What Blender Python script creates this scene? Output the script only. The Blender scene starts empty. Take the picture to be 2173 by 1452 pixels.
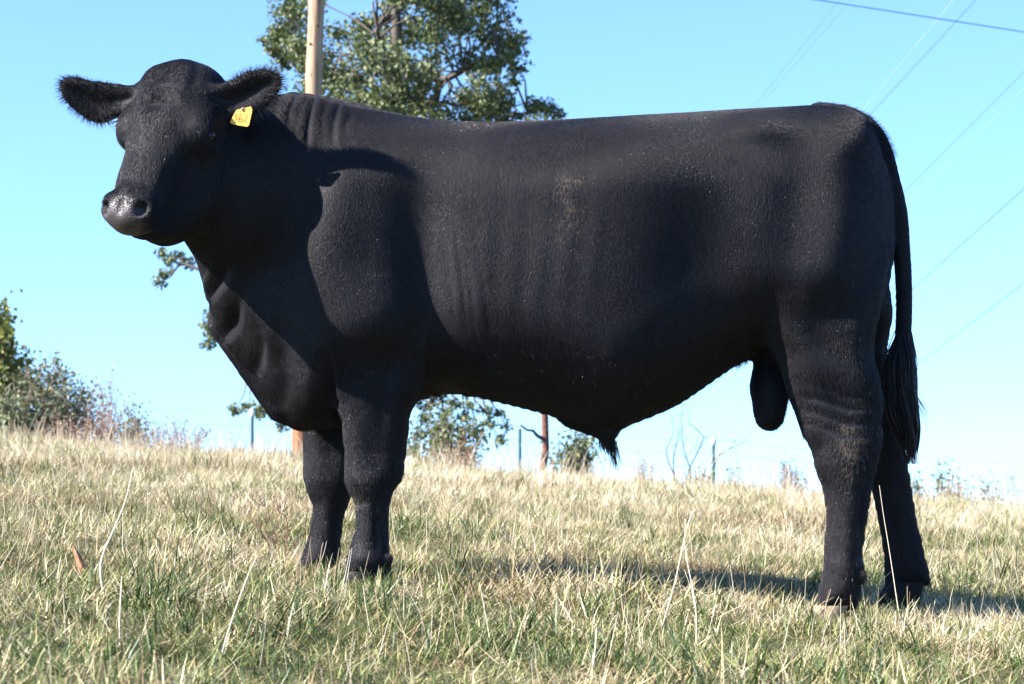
import bpy, math, random
import numpy as np
from mathutils import Vector
random.seed(7)
RNG = np.random.default_rng(11)
R_ = math.radians
scene = bpy.context.scene
COL = scene.collection

# ---------------------------------------------------------------- camera, world, sun, exposure
CZ, CD, F_ = 0.25, 7.0, 5040.0          # camera height, distance to the bull, focal length in photo pixels
cam = bpy.data.cameras.new('camera')
cam.sensor_width = 36.0
cam.lens = 36.0 * F_ / 2173.0
cam.shift_y = 354.0 / 2173.0
cam.clip_start, cam.clip_end = 0.1, 6000.0
cam.dof.use_dof = True
cam.dof.focus_distance = 6.75
cam.dof.aperture_fstop = 9.5
camo = bpy.data.objects.new('camera', cam)
camo.location = (0, -CD, CZ)
camo.rotation_euler = (R_(90), 0, 0)
COL.objects.link(camo)
scene.camera = camo

SUN_TO = Vector((-0.42, -0.15, 0.30)).normalized()     # towards the sun
SUN_EL = math.asin(SUN_TO.z)
SUN_AZ = math.atan2(SUN_TO.x, SUN_TO.y)
world = bpy.data.worlds.new('World')
scene.world = world
world.use_nodes = True
wn, wl = world.node_tree.nodes, world.node_tree.links
wn.clear()
sky = wn.new('ShaderNodeTexSky')
sky.sky_type = 'NISHITA'
sky.sun_disc = False
sky.sun_elevation = SUN_EL
sky.sun_rotation = SUN_AZ % (2 * math.pi)
sky.altitude = 200
sky.air_density, sky.dust_density, sky.ozone_density = 1.0, 0.3, 2.5
tcw = wn.new('ShaderNodeTexCoord'); mpw = wn.new('ShaderNodeMapping')      # the haze band of the horizon lies below the brow of the hill
mpw.inputs['Location'].default_value = (0, 0, 0.075)
wl.new(tcw.outputs['Generated'], mpw.inputs['Vector']); wl.new(mpw.outputs[0], sky.inputs['Vector'])
tint = wn.new('ShaderNodeMixRGB'); tint.blend_type = 'MULTIPLY'; tint.inputs[0].default_value = 1
tint.inputs[2].default_value = (0.63, 0.80, 1.0, 1)
bg = wn.new('ShaderNodeBackground'); bg.inputs[1].default_value = 0.103
wo = wn.new('ShaderNodeOutputWorld')
wl.new(sky.outputs[0], tint.inputs[1]); wl.new(tint.outputs[0], bg.inputs[0]); wl.new(bg.outputs[0], wo.inputs[0])

sun = bpy.data.lights.new('sun', 'SUN')
sun.energy = 5.0
sun.angle = R_(0.53)
sun.color = (1.0, 0.955, 0.90)
suno = bpy.data.objects.new('sun', sun)
suno.rotation_euler = SUN_TO.to_track_quat('Z', 'Y').to_euler()
suno.location = (-6, -4, 8)
COL.objects.link(suno)

scene.view_settings.view_transform = 'Standard'
scene.view_settings.look = 'None'
scene.view_settings.gamma = 1
scene.view_settings.use_curve_mapping = False
scene.view_settings.exposure = 1.9
scene.cycles.max_bounces = 6
scene.cycles.transparent_max_bounces = 8

# ---------------------------------------------------------------- helpers
def PX(px, py, Y=0.0):
    """the point at depth Y that the photograph shows at pixel px, py"""
    d = CD + Y
    return np.array([(px - 1086.5) * d / F_, Y, CZ - (py - 1080.0) * d / F_])

def tag(o, label=None, cat=None, group=None, kind=None):
    if label: o['label'] = label
    if cat: o['category'] = cat
    if group: o['group'] = group
    if kind: o['kind'] = kind
    return o

def link(name, data, mat=None, parent=None):
    o = bpy.data.objects.new(name, data)
    COL.objects.link(o)
    if mat is not None: data.materials.append(mat)
    if parent is not None: o.parent = parent
    return o

def mesh_np(name, V, Fq, smooth=True):
    """V (n,3), Fq (m,3|4) -> mesh"""
    V = np.ascontiguousarray(V, dtype=np.float32); Fq = np.ascontiguousarray(Fq, dtype=np.int32)
    me = bpy.data.meshes.new(name)
    k = Fq.shape[1]
    me.vertices.add(len(V)); me.vertices.foreach_set('co', V.ravel())
    me.loops.add(Fq.size); me.loops.foreach_set('vertex_index', Fq.ravel())
    me.polygons.add(len(Fq))
    me.polygons.foreach_set('loop_start', np.arange(0, Fq.size, k, dtype=np.int32))
    me.update(calc_edges=True)
    me.validate()
    me.polygons.foreach_set('use_smooth', np.full(len(me.polygons), smooth))
    me.update()
    return me

def catmull(P, n=6, closed=False):
    P = np.asarray(P, float); N = len(P); out = []
    rng = range(N) if closed else range(N - 1)
    for i in rng:
        if closed: p0, p1, p2, p3 = P[(i-1) % N], P[i], P[(i+1) % N], P[(i+2) % N]
        else: p0, p1, p2, p3 = P[max(i-1, 0)], P[i], P[i+1], P[min(i+2, N-1)]
        for t in np.arange(n) / n:
            out.append(0.5 * ((2*p1) + (p2-p0)*t + (2*p0-5*p1+4*p2-p3)*t*t + (3*p1-p0-3*p2+p3)*t**3))
    if not closed: out.append(P[-1])
    return np.array(out)

class MB:
    """collects tubes and faces into one mesh of quads"""
    def __init__(s): s.V, s.F, s.n, s.T = [], [], 0, []
    def add(s, V, F, tone=None):
        V = np.asarray(V, float); F = np.asarray(F, int)
        s.V.append(V); s.F.append(F + s.n); s.n += len(V)
        s.T.append(np.full(len(V), 0.5 if tone is None else tone) if np.isscalar(tone) or tone is None else np.asarray(tone))
    def tube(s, pts, rad, sides=6, tone=None, cap=True):
        pts = np.asarray(pts, float); n = len(pts)
        rad = np.full(n, rad) if np.isscalar(rad) else np.asarray(rad, float)
        T = np.gradient(pts, axis=0); T /= np.linalg.norm(T, axis=1)[:, None] + 1e-9
        ref = np.array([0.13, 0.97, 0.2]) if abs(T[0][1]) < 0.9 else np.array([1.0, 0.1, 0.0])
        A = np.cross(T, ref); A /= np.linalg.norm(A, axis=1)[:, None] + 1e-9
        B = np.cross(T, A)
        an = np.arange(sides) * 2 * math.pi / sides
        ring = pts[:, None] + rad[:, None, None] * (np.cos(an)[None, :, None] * A[:, None] + np.sin(an)[None, :, None] * B[:, None])
        V = ring.reshape(-1, 3)
        i = np.arange(n - 1)[:, None] * sides; j = np.arange(sides)[None]; j2 = (j + 1) % sides
        F = np.stack([i + j, i + j2, i + sides + j2, i + sides + j], -1).reshape(-1, 4)
        s.add(V, F, tone)
    def quads(s, V4, tone=None):
        """V4 (m,4,3)"""
        m = len(V4)
        t = None if tone is None else (np.repeat(tone, 4) if not np.isscalar(tone) else tone)
        s.add(np.asarray(V4).reshape(-1, 3), np.arange(4 * m).reshape(-1, 4), t)
    def mesh(s, name, smooth=True):
        V = np.concatenate(s.V); F = np.concatenate(s.F)
        me = mesh_np(name, V, F, smooth)
        a = me.attributes.new('tone', 'FLOAT', 'POINT')
        a.data.foreach_set('value', np.concatenate(s.T).astype(np.float32))
        return me
    def build(s, name, mat, parent=None, smooth=True):
        return link(name, s.mesh(name, smooth), mat, parent)

def unit(v): return v / (np.linalg.norm(v, axis=-1, keepdims=True) + 1e-9)

# ---------------------------------------------------------------- materials
def new_mat(name):
    m = bpy.data.materials.new(name); m.use_nodes = True
    nt = m.node_tree; b = nt.nodes['Principled BSDF']
    return m, nt, b

def ramp(nt, stops):
    r = nt.nodes.new('ShaderNodeValToRGB')
    e = r.color_ramp.elements
    e[0].position, e[0].color = stops[0][0], (*stops[0][1], 1)
    e[1].position, e[1].color = stops[-1][0], (*stops[-1][1], 1)
    for p, c in stops[1:-1]:
        x = e.new(p); x.color = (*c, 1)
    return r

def noise(nt, scale, detail=4, coord=None, rough=0.55):
    n = nt.nodes.new('ShaderNodeTexNoise'); n.inputs['Scale'].default_value = scale
    n.inputs['Detail'].default_value = detail; n.inputs['Roughness'].default_value = rough
    if coord is not None: nt.links.new(coord, n.inputs['Vector'])
    return n

def mathn(nt, op, a, b=None, c=None):
    n = nt.nodes.new('ShaderNodeMath'); n.operation = op
    for i, v in enumerate((a, b, c)):
        if v is None: continue
        if isinstance(v, (int, float)): n.inputs[i].default_value = v
        else: nt.links.new(v, n.inputs[i])
    return n.outputs[0]

def mix(nt, fac, a, b, mode='MIX'):
    n = nt.nodes.new('ShaderNodeMixRGB'); n.blend_type = mode
    for i, v in enumerate((fac, a, b)):
        if isinstance(v, (int, float)): n.inputs[i].default_value = v
        elif isinstance(v, tuple): n.inputs[i].default_value = (*v, 1) if len(v) == 3 else v
        else: nt.links.new(v, n.inputs[i])
    return n.outputs[0]

def geo_pos(nt):
    return nt.nodes.new('ShaderNodeNewGeometry').outputs['Position']

def scaled(nt, vec, s):
    n = nt.nodes.new('ShaderNodeMapping'); n.inputs['Scale'].default_value = s
    nt.links.new(vec, n.inputs['Vector'])
    return n.outputs[0]

def bump(nt, b, height, strength, dist):
    n = nt.nodes.new('ShaderNodeBump'); n.inputs['Strength'].default_value = strength; n.inputs['Distance'].default_value = dist
    nt.links.new(height, n.inputs['Height']); nt.links.new(n.outputs[0], b.inputs['Normal'])

def simple(name, col, rough=0.6, spec=0.5, var=0.15, nscale=30.0):
    m, nt, b = new_mat(name)
    p = geo_pos(nt); n = noise(nt, nscale, 4, p)
    lo = tuple(c * (1 - var) for c in col); hi = tuple(min(1, c * (1 + var)) for c in col)
    r = ramp(nt, [(0.3, lo), (0.7, hi)]); nt.links.new(n.outputs[0], r.inputs[0])
    nt.links.new(r.outputs[0], b.inputs['Base Color'])
    b.inputs['Roughness'].default_value = rough; b.inputs['Specular IOR Level'].default_value = spec
    return m

def leaf_mat(name, stops, rough=0.4, spec=0.5, trans=0.25, patch=None):
    """leaf or blade: colour from the per-piece 'tone' value, light passing through; patch = colour that larger patches lean to"""
    m, nt, b = new_mat(name)
    at = nt.nodes.new('ShaderNodeAttribute'); at.attribute_name = 'tone'
    r = ramp(nt, stops)
    fac = at.outputs['Fac']
    if patch is not None:
        pos = geo_pos(nt)
        n1 = noise(nt, 1.1, 3, scaled(nt, pos, (1.0, 0.8, 0.0))); n2 = noise(nt, 5.0, 2, scaled(nt, pos, (1, 1, 0)))
        sep = nt.nodes.new('ShaderNodeSeparateXYZ'); nt.links.new(pos, sep.inputs[0])
        yy = mathn(nt, 'MULTIPLY_ADD', sep.outputs[1], patch[1], patch[2])
        yy = mathn(nt, 'MINIMUM', mathn(nt, 'MAXIMUM', yy, patch[3]), patch[4])
        d = mathn(nt, 'MULTIPLY_ADD', n1.outputs[0], patch[0], mathn(nt, 'MULTIPLY_ADD', n2.outputs[0], patch[0] * 0.7, -0.85 * patch[0]))
        fac = mathn(nt, 'ADD', mathn(nt, 'ADD', fac, d), yy)
    nt.links.new(fac, r.inputs[0])
    nt.links.new(r.outputs[0], b.inputs['Base Color'])
    b.inputs['Roughness'].default_value = rough; b.inputs['Specular IOR Level'].default_value = spec
    if trans > 0:
        out = nt.nodes['Material Output']
        t = nt.nodes.new('ShaderNodeBsdfTranslucent'); nt.links.new(r.outputs[0], t.inputs[0])
        mx = nt.nodes.new('ShaderNodeMixShader'); mx.inputs[0].default_value = trans
        nt.links.new(b.outputs[0], mx.inputs[1]); nt.links.new(t.outputs[0], mx.inputs[2]); nt.links.new(mx.outputs[0], out.inputs[0])
    return m

# ---------------------------------------------------------------- ground
def g_profile(y):
    s = np.asarray(y, float) + 0.2
    base = 0.008 + 0.049 * np.clip(s, -12, 5.6)
    q = np.clip(s - 5.6, 0, 17.0)
    base = base + 0.049 * q - 0.00335 * q * q
    far = np.clip(s - 22.6, 0, 40)
    base = base - 0.0649 * far + 0.0007 * far * far
    return base

def gz(x, y):
    x = np.asarray(x, float); y = np.asarray(y, float)
    z = g_profile(y) - 0.071 * 9 * np.tanh(x / 9.0)
    z = z + 0.012 * np.sin(1.7 * x + 0.9 * y) + 0.010 * np.sin(2.9 * x - 2.1 * y + 1.3) + 0.006 * np.sin(5.3 * x + 4.1 * y + 0.4)
    return z

def build_ground():
    def axis(vals): return np.unique(np.round(np.concatenate(vals), 4))
    xs = axis([np.linspace(-8, 8, 161), np.linspace(-60, 60, 61), np.linspace(-3000, 3000, 31)])
    ys = axis([np.linspace(-9, 18, 226), np.linspace(-40, 90, 80), np.linspace(-600, 4000, 40)])
    X, Y = np.meshgrid(xs, ys)
    Z = gz(X, Y)
    Z = np.where(np.abs(X) > 60, np.minimum(Z, Z), Z)
    V = np.stack([X, Y, Z], -1).reshape(-1, 3)
    nx, ny = len(xs), len(ys)
    i = np.arange(ny - 1)[:, None] * nx; j = np.arange(nx - 1)[None]
    F = np.stack([i + j, i + j + 1, i + nx + j + 1, i + nx + j], -1).reshape(-1, 4)
    m, nt, b = new_mat('soil and thatch')
    p = geo_pos(nt)
    n = noise(nt, 55, 6, p, 0.7); n2 = noise(nt, 2.2, 4, p)
    r = ramp(nt, [(0.3, (0.04, 0.03, 0.018)), (0.5, (0.10, 0.085, 0.042)), (0.72, (0.22, 0.18, 0.10))])
    nt.links.new(n.outputs[0], r.inputs[0])
    r2 = ramp(nt, [(0.35, (0.75, 0.95, 0.6)), (0.65, (1, 1, 1))]); nt.links.new(n2.outputs[0], r2.inputs[0])
    nt.links.new(mix(nt, 1.0, r.outputs[0], r2.outputs[0], 'MULTIPLY'), b.inputs['Base Color'])
    b.inputs['Roughness'].default_value = 0.95; b.inputs['Specular IOR Level'].default_value = 0.15
    bump(nt, b, n.outputs[0], 0.9, 0.02)
    g = link('ground', mesh_np('ground', V, F), m)
    tag(g, 'sloping pasture ground falling away beyond the crest', kind='structure')
build_ground()

# ---------------------------------------------------------------- the bull: an implicit body
H = 0.0072
OX, OY, OZ = -1.46, -0.80, -0.06
NX, NY, NZ = int(2.78 / H), int(1.22 / H), int(1.70 / H)
GX = (OX + H * np.arange(NX)).astype(np.float32); GY = (OY + H * np.arange(NY)).astype(np.float32); GZ = (OZ + H * np.arange(NZ)).astype(np.float32)
FLD = np.full((NX, NY, NZ), 1.0, np.float32)

def sl(lo, hi):
    a = [max(0, int((lo[i] - (OX, OY, OZ)[i]) / H)) for i in range(3)]
    b = [min((NX, NY, NZ)[i], int((hi[i] - (OX, OY, OZ)[i]) / H) + 2) for i in range(3)]
    return tuple(slice(a[i], max(a[i] + 1, b[i])) for i in range(3))

def union(S, d, k):
    a = FLD[S]
    h = np.maximum(k - np.abs(a - d), 0) / k
    FLD[S] = np.minimum(a, d) - h * h * k * 0.25
def carve(S, d, k):
    a = FLD[S]; d = -d
    h = np.maximum(k - np.abs(a - d), 0) / k
    FLD[S] = np.maximum(a, d) + h * h * k * 0.25

def ell(c, r, k=0.04, M=None, op=union):
    """ellipsoid at c with semi-axes r along the rows of M"""
    c = np.asarray(c, float); m = max(r) + k + 3 * H
    S = sl(c - m, c + m)
    x, y, z = np.meshgrid(GX[S[0]] - c[0], GY[S[1]] - c[1], GZ[S[2]] - c[2], indexing='ij')
    if M is not None:
        M = np.asarray(M, np.float32)
        x, y, z = (M[i][0] * x + M[i][1] * y + M[i][2] * z for i in range(3))
    r = np.asarray(r, np.float32)
    k0 = np.sqrt((x/r[0])**2 + (y/r[1])**2 + (z/r[2])**2) + 1e-6
    k1 = np.sqrt((x/r[0]**2)**2 + (y/r[1]**2)**2 + (z/r[2]**2)**2) + 1e-6
    op(S, (k0 * (k0 - 1) / k1).astype(np.float32), k)

def cap(a, b, ra, rb, k=0.03, op=union):
    a = np.asarray(a, float); b = np.asarray(b, float); m = max(ra, rb) + k + 3 * H
    S = sl(np.minimum(a, b) - m, np.maximum(a, b) + m)
    x, y, z = np.meshgrid(GX[S[0]] - a[0], GY[S[1]] - a[1], GZ[S[2]] - a[2], indexing='ij')
    e = (b - a).astype(np.float32); t = np.clip((x*e[0] + y*e[1] + z*e[2]) / (e @ e), 0, 1)
    d = np.sqrt((x - t*e[0])**2 + (y - t*e[1])**2 + (z - t*e[2])**2) - (ra + (rb - ra) * t)
    op(S, d.astype(np.float32), k)

def poly_dist(P, X, Z):
    """signed distance to a closed polygon, positive inside"""
    x, z = X.ravel(), Z.ravel(); best = np.full(x.size, 1e9); ins = np.zeros(x.size, bool)
    Q = np.roll(P, -1, axis=0)
    for (ax, az), (bx, bz) in zip(P, Q):
        ex, ez = bx - ax, bz - az; L = ex*ex + ez*ez + 1e-12
        t = np.clip(((x-ax)*ex + (z-az)*ez) / L, 0, 1)
        best = np.minimum(best, (x-ax-t*ex)**2 + (z-az-t*ez)**2)
        c = (az > z) != (bz > z)
        if abs(ez) > 1e-12: ins ^= c & (x < ax + (z - az) / ez * ex)
    d = np.sqrt(best)
    return np.where(ins, d, -d).reshape(X.shape)

def inflate(poly, Y, wfun, R, p=2.0, k=0.04, ycfun=None, n=5):
    """a side outline given in photo pixels at depth Y, swelled to both sides: half width wfun(px, py) reached R metres inside the outline"""
    P = np.array([PX(a, b, Y)[[0, 2]] for a, b in catmull(poly, n, True)])
    m = 0.06 + k
    lo = (P[:, 0].min() - m, -9, P[:, 1].min() - m); hi = (P[:, 0].max() + m, 9, P[:, 1].max() + m)
    S = sl(lo, hi)
    X, Z = np.meshgrid(GX[S[0]], GZ[S[2]], indexing='ij')
    d2 = poly_dist(P, X, Z)
    px = X * F_ / (CD + Y) + 1086.5; py = 1080 - (Z - CZ) * F_ / (CD + Y)
    w = wfun(px, py); r = R(px, py) if callable(R) else R
    t = np.clip(d2 / r, 0, 1)
    W = np.where(d2 > 0, w * (1 - (1 - t)**p)**(1 / p), 0)
    gx, gz_ = np.gradient(W, H)
    sc = 1 / np.sqrt(1 + np.minimum(gx*gx + gz_*gz_, 9))
    yc = np.full(X.shape, Y) if ycfun is None else ycfun(px, py, d2)
    ya = np.abs(GY[S[1]][None, :, None] - yc[:, None, :])
    D = np.where(d2[:, None, :] > 0, (ya - W[:, None, :]) * sc[:, None, :], np.sqrt(ya**2 + d2[:, None, :]**2))
    union(S, D.astype(np.float32), k)

def G2(px, py, cx, cy, sx, sy, rot, amp):
    c, s = math.cos(R_(rot)), math.sin(R_(rot))
    u = (px-cx)*c + (py-cy)*s; v = -(px-cx)*s + (py-cy)*c
    return amp * np.exp(-0.5 * ((u/sx)**2 + (v/sy)**2))

# trunk of the body
TORSO = [(470,560),(520,400),(600,225),(660,213),(750,236),(850,249),(950,261),(1050,264),(1150,262),(1250,257),(1350,251),(1450,245),(1550,238),(1650,232),(1730,228),
         (1790,234),(1836,258),(1866,302),(1884,362),(1895,440),(1897,520),(1888,580),(1868,645),(1835,705),(1760,735),(1690,755),(1640,750),(1595,760),(1550,782),(1500,816),(1450,850),
         (1400,875),(1350,895),(1310,908),(1250,905),(1200,889),(1150,875),(1100,862),(1050,850),(1000,839),(940,836),(880,850),(810,872),(740,888),(690,900),(650,901),(612,884),
         (585,857),(560,828),(543,800),(520,774),(500,752),(474,722),(455,692),(446,650),(442,610)]
WX = [430,500,600,700,800,900,1000,1150,1300,1450,1550,1650,1750,1850,1920]
WW = [.10,.14,.205,.282,.305,.312,.325,.355,.365,.345,.315,.285,.265,.215,.12]
MUSC = [(1030,600,13,110,4,.0020),(1085,590,13,115,4,.0020),(1140,580,13,115,5,.0018),(1195,570,13,110,6,.0016),(1250,560,13,100,7,.0014),(1580,292,38,20,10,.014),(1500,270,60,14,3,-.008),(770,330,26,90,18,.007),(685,550,72,100,12,.040),(800,560,90,120,0,.008),(720,420,90,120,10,.012),(790,700,85,80,0,.034),(915,640,34,120,-8,-.030),(905,470,40,90,12,-.003),(720,300,60,70,0,-.02),
        (850,330,80,60,0,.012),(1000,560,60,170,0,.010),(1150,620,160,110,0,.012),(1475,600,70,120,8,-.022),(1590,500,70,90,0,.022),(1720,640,90,110,0,.036),(1672,440,40,130,12,-.009),
        (1780,470,60,130,0,.016),(1600,290,70,30,5,.018),(1825,320,30,30,0,.020),(1868,330,16,60,-25,-.016),(1540,340,90,40,5,-.012),(1360,420,120,90,0,.008),
        (560,700,26,60,-25,.02),(515,690,16,60,-25,-.018),(610,770,30,60,-20,-.012)]
WC = catmull(np.stack([WX, WW], 1), 12)
def w_torso(px, py):
    w = np.interp(px, WC[:, 0], WC[:, 1])
    for m in MUSC: w = w + 1.4 * G2(px, py, *m)
    return np.maximum(w, 0.03)
def r_torso(px, py):
    return np.interp(px, [430, 700, 900, 1500, 1700, 1900], [.17, .25, .27, .27, .24, .20])
inflate(TORSO, 0.0, w_torso, r_torso, 2.15, 0.02)

# neck, turning towards the camera
for (px, py, Y), r in [((700,405,-.03),(.27,.215,.262)), ((615,395,-.10),(.23,.170,.245)), ((535,380,-.17),(.20,.155,.235)), ((470,440,-.17),(.13,.14,.16)),((520,560,-.08),(.13,.12,.16))]:
    ell(PX(px, py, Y), r, 0.07)

# legs: outline in pixels, half width and centre depth by height
def leg(poly, Y, hw, yc, k=0.05, R=0.062):
    ys = [a for a, b in hw]; ws = [b for a, b in hw]; yy = [a for a, b in yc]; yv = [b for a, b in yc]
    inflate(poly, Y, lambda px, py: np.interp(py, ys, ws), R, 2.0, k, lambda px, py, d: np.interp(py, yy, yv))
FW = [(610,.04),(660,.08),(740,.095),(820,.09),(900,.076),(960,.064),(1020,.066),(1060,.056),(1100,.048),(1150,.050),(1185,.056),(1225,.052)]
leg([(705,650),(708,740),(716,800),(722,863),(728,909),(731,952),(731,992),(737,1031),(750,1058),(756,1084),(754,1124),(743,1164),(736,1200),(742,1222),
     (820,1226),(827,1200),(825,1165),(822,1117),(826,1071),(835,1038),(853,1012),(859,969),(864,926),(869,879),(885,840),(905,780),(905,690),(860,620),(760,610)],
    -0.19, FW, [(610,-.10),(660,-.14),(740,-.18),(820,-.195),(1000,-.185),(1230,-.185)], 0.06)
leg([(640,760),(642,860),(642,906),(645,959),(645,1005),(652,1038),(664,1071),(662,1101),(656,1137),(644,1172),(632,1208),(640,1216),
     (716,1218),(721,1200),(722,1160),(726,1111),(733,1081),(742,1055),(758,1000),(768,950),(776,900),(790,840),(790,760),(720,740)],
    0.17, FW, [(640,.19),(800,.18),(1000,.17),(1230,.17)])
HW = [(430,.03),(520,.08),(640,.125),(700,.12),(780,.098),(850,.076),(920,.068),(980,.066),(1040,.054),(1120,.048),(1200,.054),(1240,.058),(1300,.054)]
leg([(1600,600),(1608,668),(1632,730),(1657,781),(1673,831),(1692,885),(1705,922),(1722,951),(1731,992),(1747,1037),(1754,1091),(1751,1153),(1747,1215),(1736,1262),(1738,1290),
     (1812,1288),(1824,1256),(1829,1215),(1831,1170),(1837,1120),(1844,1070),(1855,1000),(1866,940),(1868,905),(1873,860),(1866,800),(1855,745),(1870,650),(1886,570),(1876,500),(1780,420),(1670,480)],
    -0.18, HW, [(430,-.07),(520,-.10),(640,-.145),(780,-.172),(1000,-.18),(1300,-.185)], 0.06, 0.085)
leg([(1690,640),(1720,760),(1750,830),(1785,890),(1815,950),(1838,1000),(1852,1040),(1862,1090),(1872,1140),(1878,1186),(1880,1222),(1890,1246),
     (1965,1240),(1972,1222),(1961,1180),(1953,1140),(1945,1112),(1935,1050),(1925,990),(1916,930),(1908,880),(1894,820),(1880,740),(1888,660),(1860,580),(1760,580)],
    0.18, HW, [(430,.07),(520,.10),(640,.145),(780,.172),(1000,.18),(1300,.185)], 0.06, 0.072)

for c in [(826,1186,-.155),(826,1186,-.215),(1832,1222,-.155),(1832,1222,-.215)]:
    ell(PX(c[0]-4, c[1], c[2]), (.014, .011, .016), 0.012)          # dewclaws
# scrotum, sheath
for dy in (-.035, .035):
    ell(PX(1634, 838, dy), (.050, .050, .090), 0.035)
    ell(PX(1632, 876, dy), (.034, .038, .042), 0.03)
cap(PX(1650, 740, 0), PX(1636, 815, 0), .062, .050, 0.04)
cap(PX(1225, 872, 0), PX(1288, 914, 0), .050, .027, 0.045)
cap(PX(1285, 915, 0), PX(1290, 940, 0), .026, .014, 0.02)
# dewlap fold and brisket keel
cap(PX(470, 690, 0), PX(600, 858, -.01), .035, .05, 0.04)
cap(PX(640, 880, -.02), PX(715, 880, -.10), .040, .034, 0.04)
# tail: head of the tail along the rump, then hanging free
TAIL = [(1735,240,0),(1795,252,0),(1842,280,0),(1870,326,0),(1889,390,0),(1900,430,0),(1908,470,.0),(1914,540,.0),(1918,610,.0),(1918,680,.0),(1914,745,0),(1913,800,0)]
TR = [.030,.034,.034,.032,.029,.027,.025,.0235,.0225,.022,.021,.016]
TP = catmull(np.array([[*PX(*p), r] for p, r in zip(TAIL, TR)]), 4)
for a, b in zip(TP, TP[1:]): cap(a[:3], b[:3], a[3], b[3], 0.006)

# head, in its own frame: l down the face, s to its left, f out of the face
YAW, PITCH, ROLL = R_(23), R_(62), R_(6)
hv = np.array([-math.sin(YAW), -math.cos(YAW), 0]); zv = np.array([0, 0, 1.0])
HL = math.cos(PITCH) * hv - math.sin(PITCH) * zv
HF = math.sin(PITCH) * hv + math.cos(PITCH) * zv
HS = np.array([math.cos(YAW), -math.sin(YAW), 0])
HL, HS = HL * math.cos(ROLL) - HS * math.sin(ROLL), HS * math.cos(ROLL) + HL * math.sin(ROLL)
HM = np.stack([HL, HS, HF])
SL_, SS_, SF_ = 1.13, 1.20, 1.12       # size of the head along each of its axes
HO = PX(260, 443, -0.52) - .475 * SL_ * HL + .04 * HF
def hp(l, s, f): return HO + l * SL_ * HL + s * SS_ * HS + f * SF_ * HF
def he(l, s, f, r, k=0.03, op=union, both=False, M=None):
    for q in ((1, -1) if both else (1,)):
        MM = HM
        if M is not None:
            c, sn = math.cos(M), math.sin(M) * q        # turned about the long axis of the face
            MM = np.stack([HL, HS * c - HF * sn, HF * c + HS * sn])
        ell(hp(l, s * q, f), (r[0]*SL_, r[1]*SS_, r[2]*SF_), k, MM, op)
he(.140, 0, -.115, (.130, .120, .116), .04)
he(.090, -.016, -.090, (.066, .092, .074), .06)
he(.20, 0, -.115, (.13, .120, .108), .04)
he(.205, .095, -.085, (.060, .042, .050), .035, both=True)
cap(hp(.22, 0, -.090), hp(.42, 0, -.078), .086, .058, .04)
he(.33, .035, -.095, (.12, .045, .055), .04, both=True)
he(.25, .072, -.215, (.135, .055, .115), .05, both=True)
for q in (1, -1): cap(hp(.24, .05*q, -.27), hp(.43, .022*q, -.150), .066, .040, .04)
he(.30, 0, -.20, (.16, .085, .10), .05)
he(.450, 0, -.085, (.052, .060, .066), .03)
he(.478, 0, -.078, (.034, .055, .050), .025)
he(.458, .042, -.056, (.036, .029, .034), .02, both=True)
he(.448, 0, -.138, (.038, .046, .034), .02)
he(.474, .055, -.026, (.024, .018, .029), .006, carve, True, R_(32))   # nostrils
he(.490, 0, -.022, (.030, .007, .012), .012, carve)                    # groove of the lip
he(.500, 0, -.120, (.016, .065, .009), .012, carve)                    # mouth
he(.222, .136, -.082, (.022, .012, .018), .012, carve, True)           # eye sockets
he(.38, .100, -.11, (.10, .02, .045), .05, carve, True)                # hollow of the cheek
he(.12, 0, .010, (.10, .030, .020), .04, carve)                        # shallow dip down the forehead
# ears: leaf shaped, cupped
def ear(poly, Y0, c, a, b, cupd, t):
    inflate(poly, Y0, lambda px, py: np.full(px.shape, t), 0.03, 2.0, 0.03,
            lambda px, py, d: Y0 + a * (px - c[0]) / 720.0 - b * (py - c[1]) / 720.0 + cupd * np.clip(d / 0.05, 0, 1)**1.3)
ear([(400,205),(460,180),(500,170),(530,157),(566,152),(594,162),(600,182),(590,204),(568,226),(540,242),(512,256),(488,254),(460,246),(400,240)], -0.388, (455, 205), -0.15, -0.30, 0.020, 0.017)
ear([(310,190),(262,180),(205,172),(165,162),(135,161),(122,176),(128,200),(148,224),(178,246),(206,257),(228,254),(262,244),(310,240)], -0.27, (262, 205), -0.22, -0.2, 0.018, 0.018)

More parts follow.
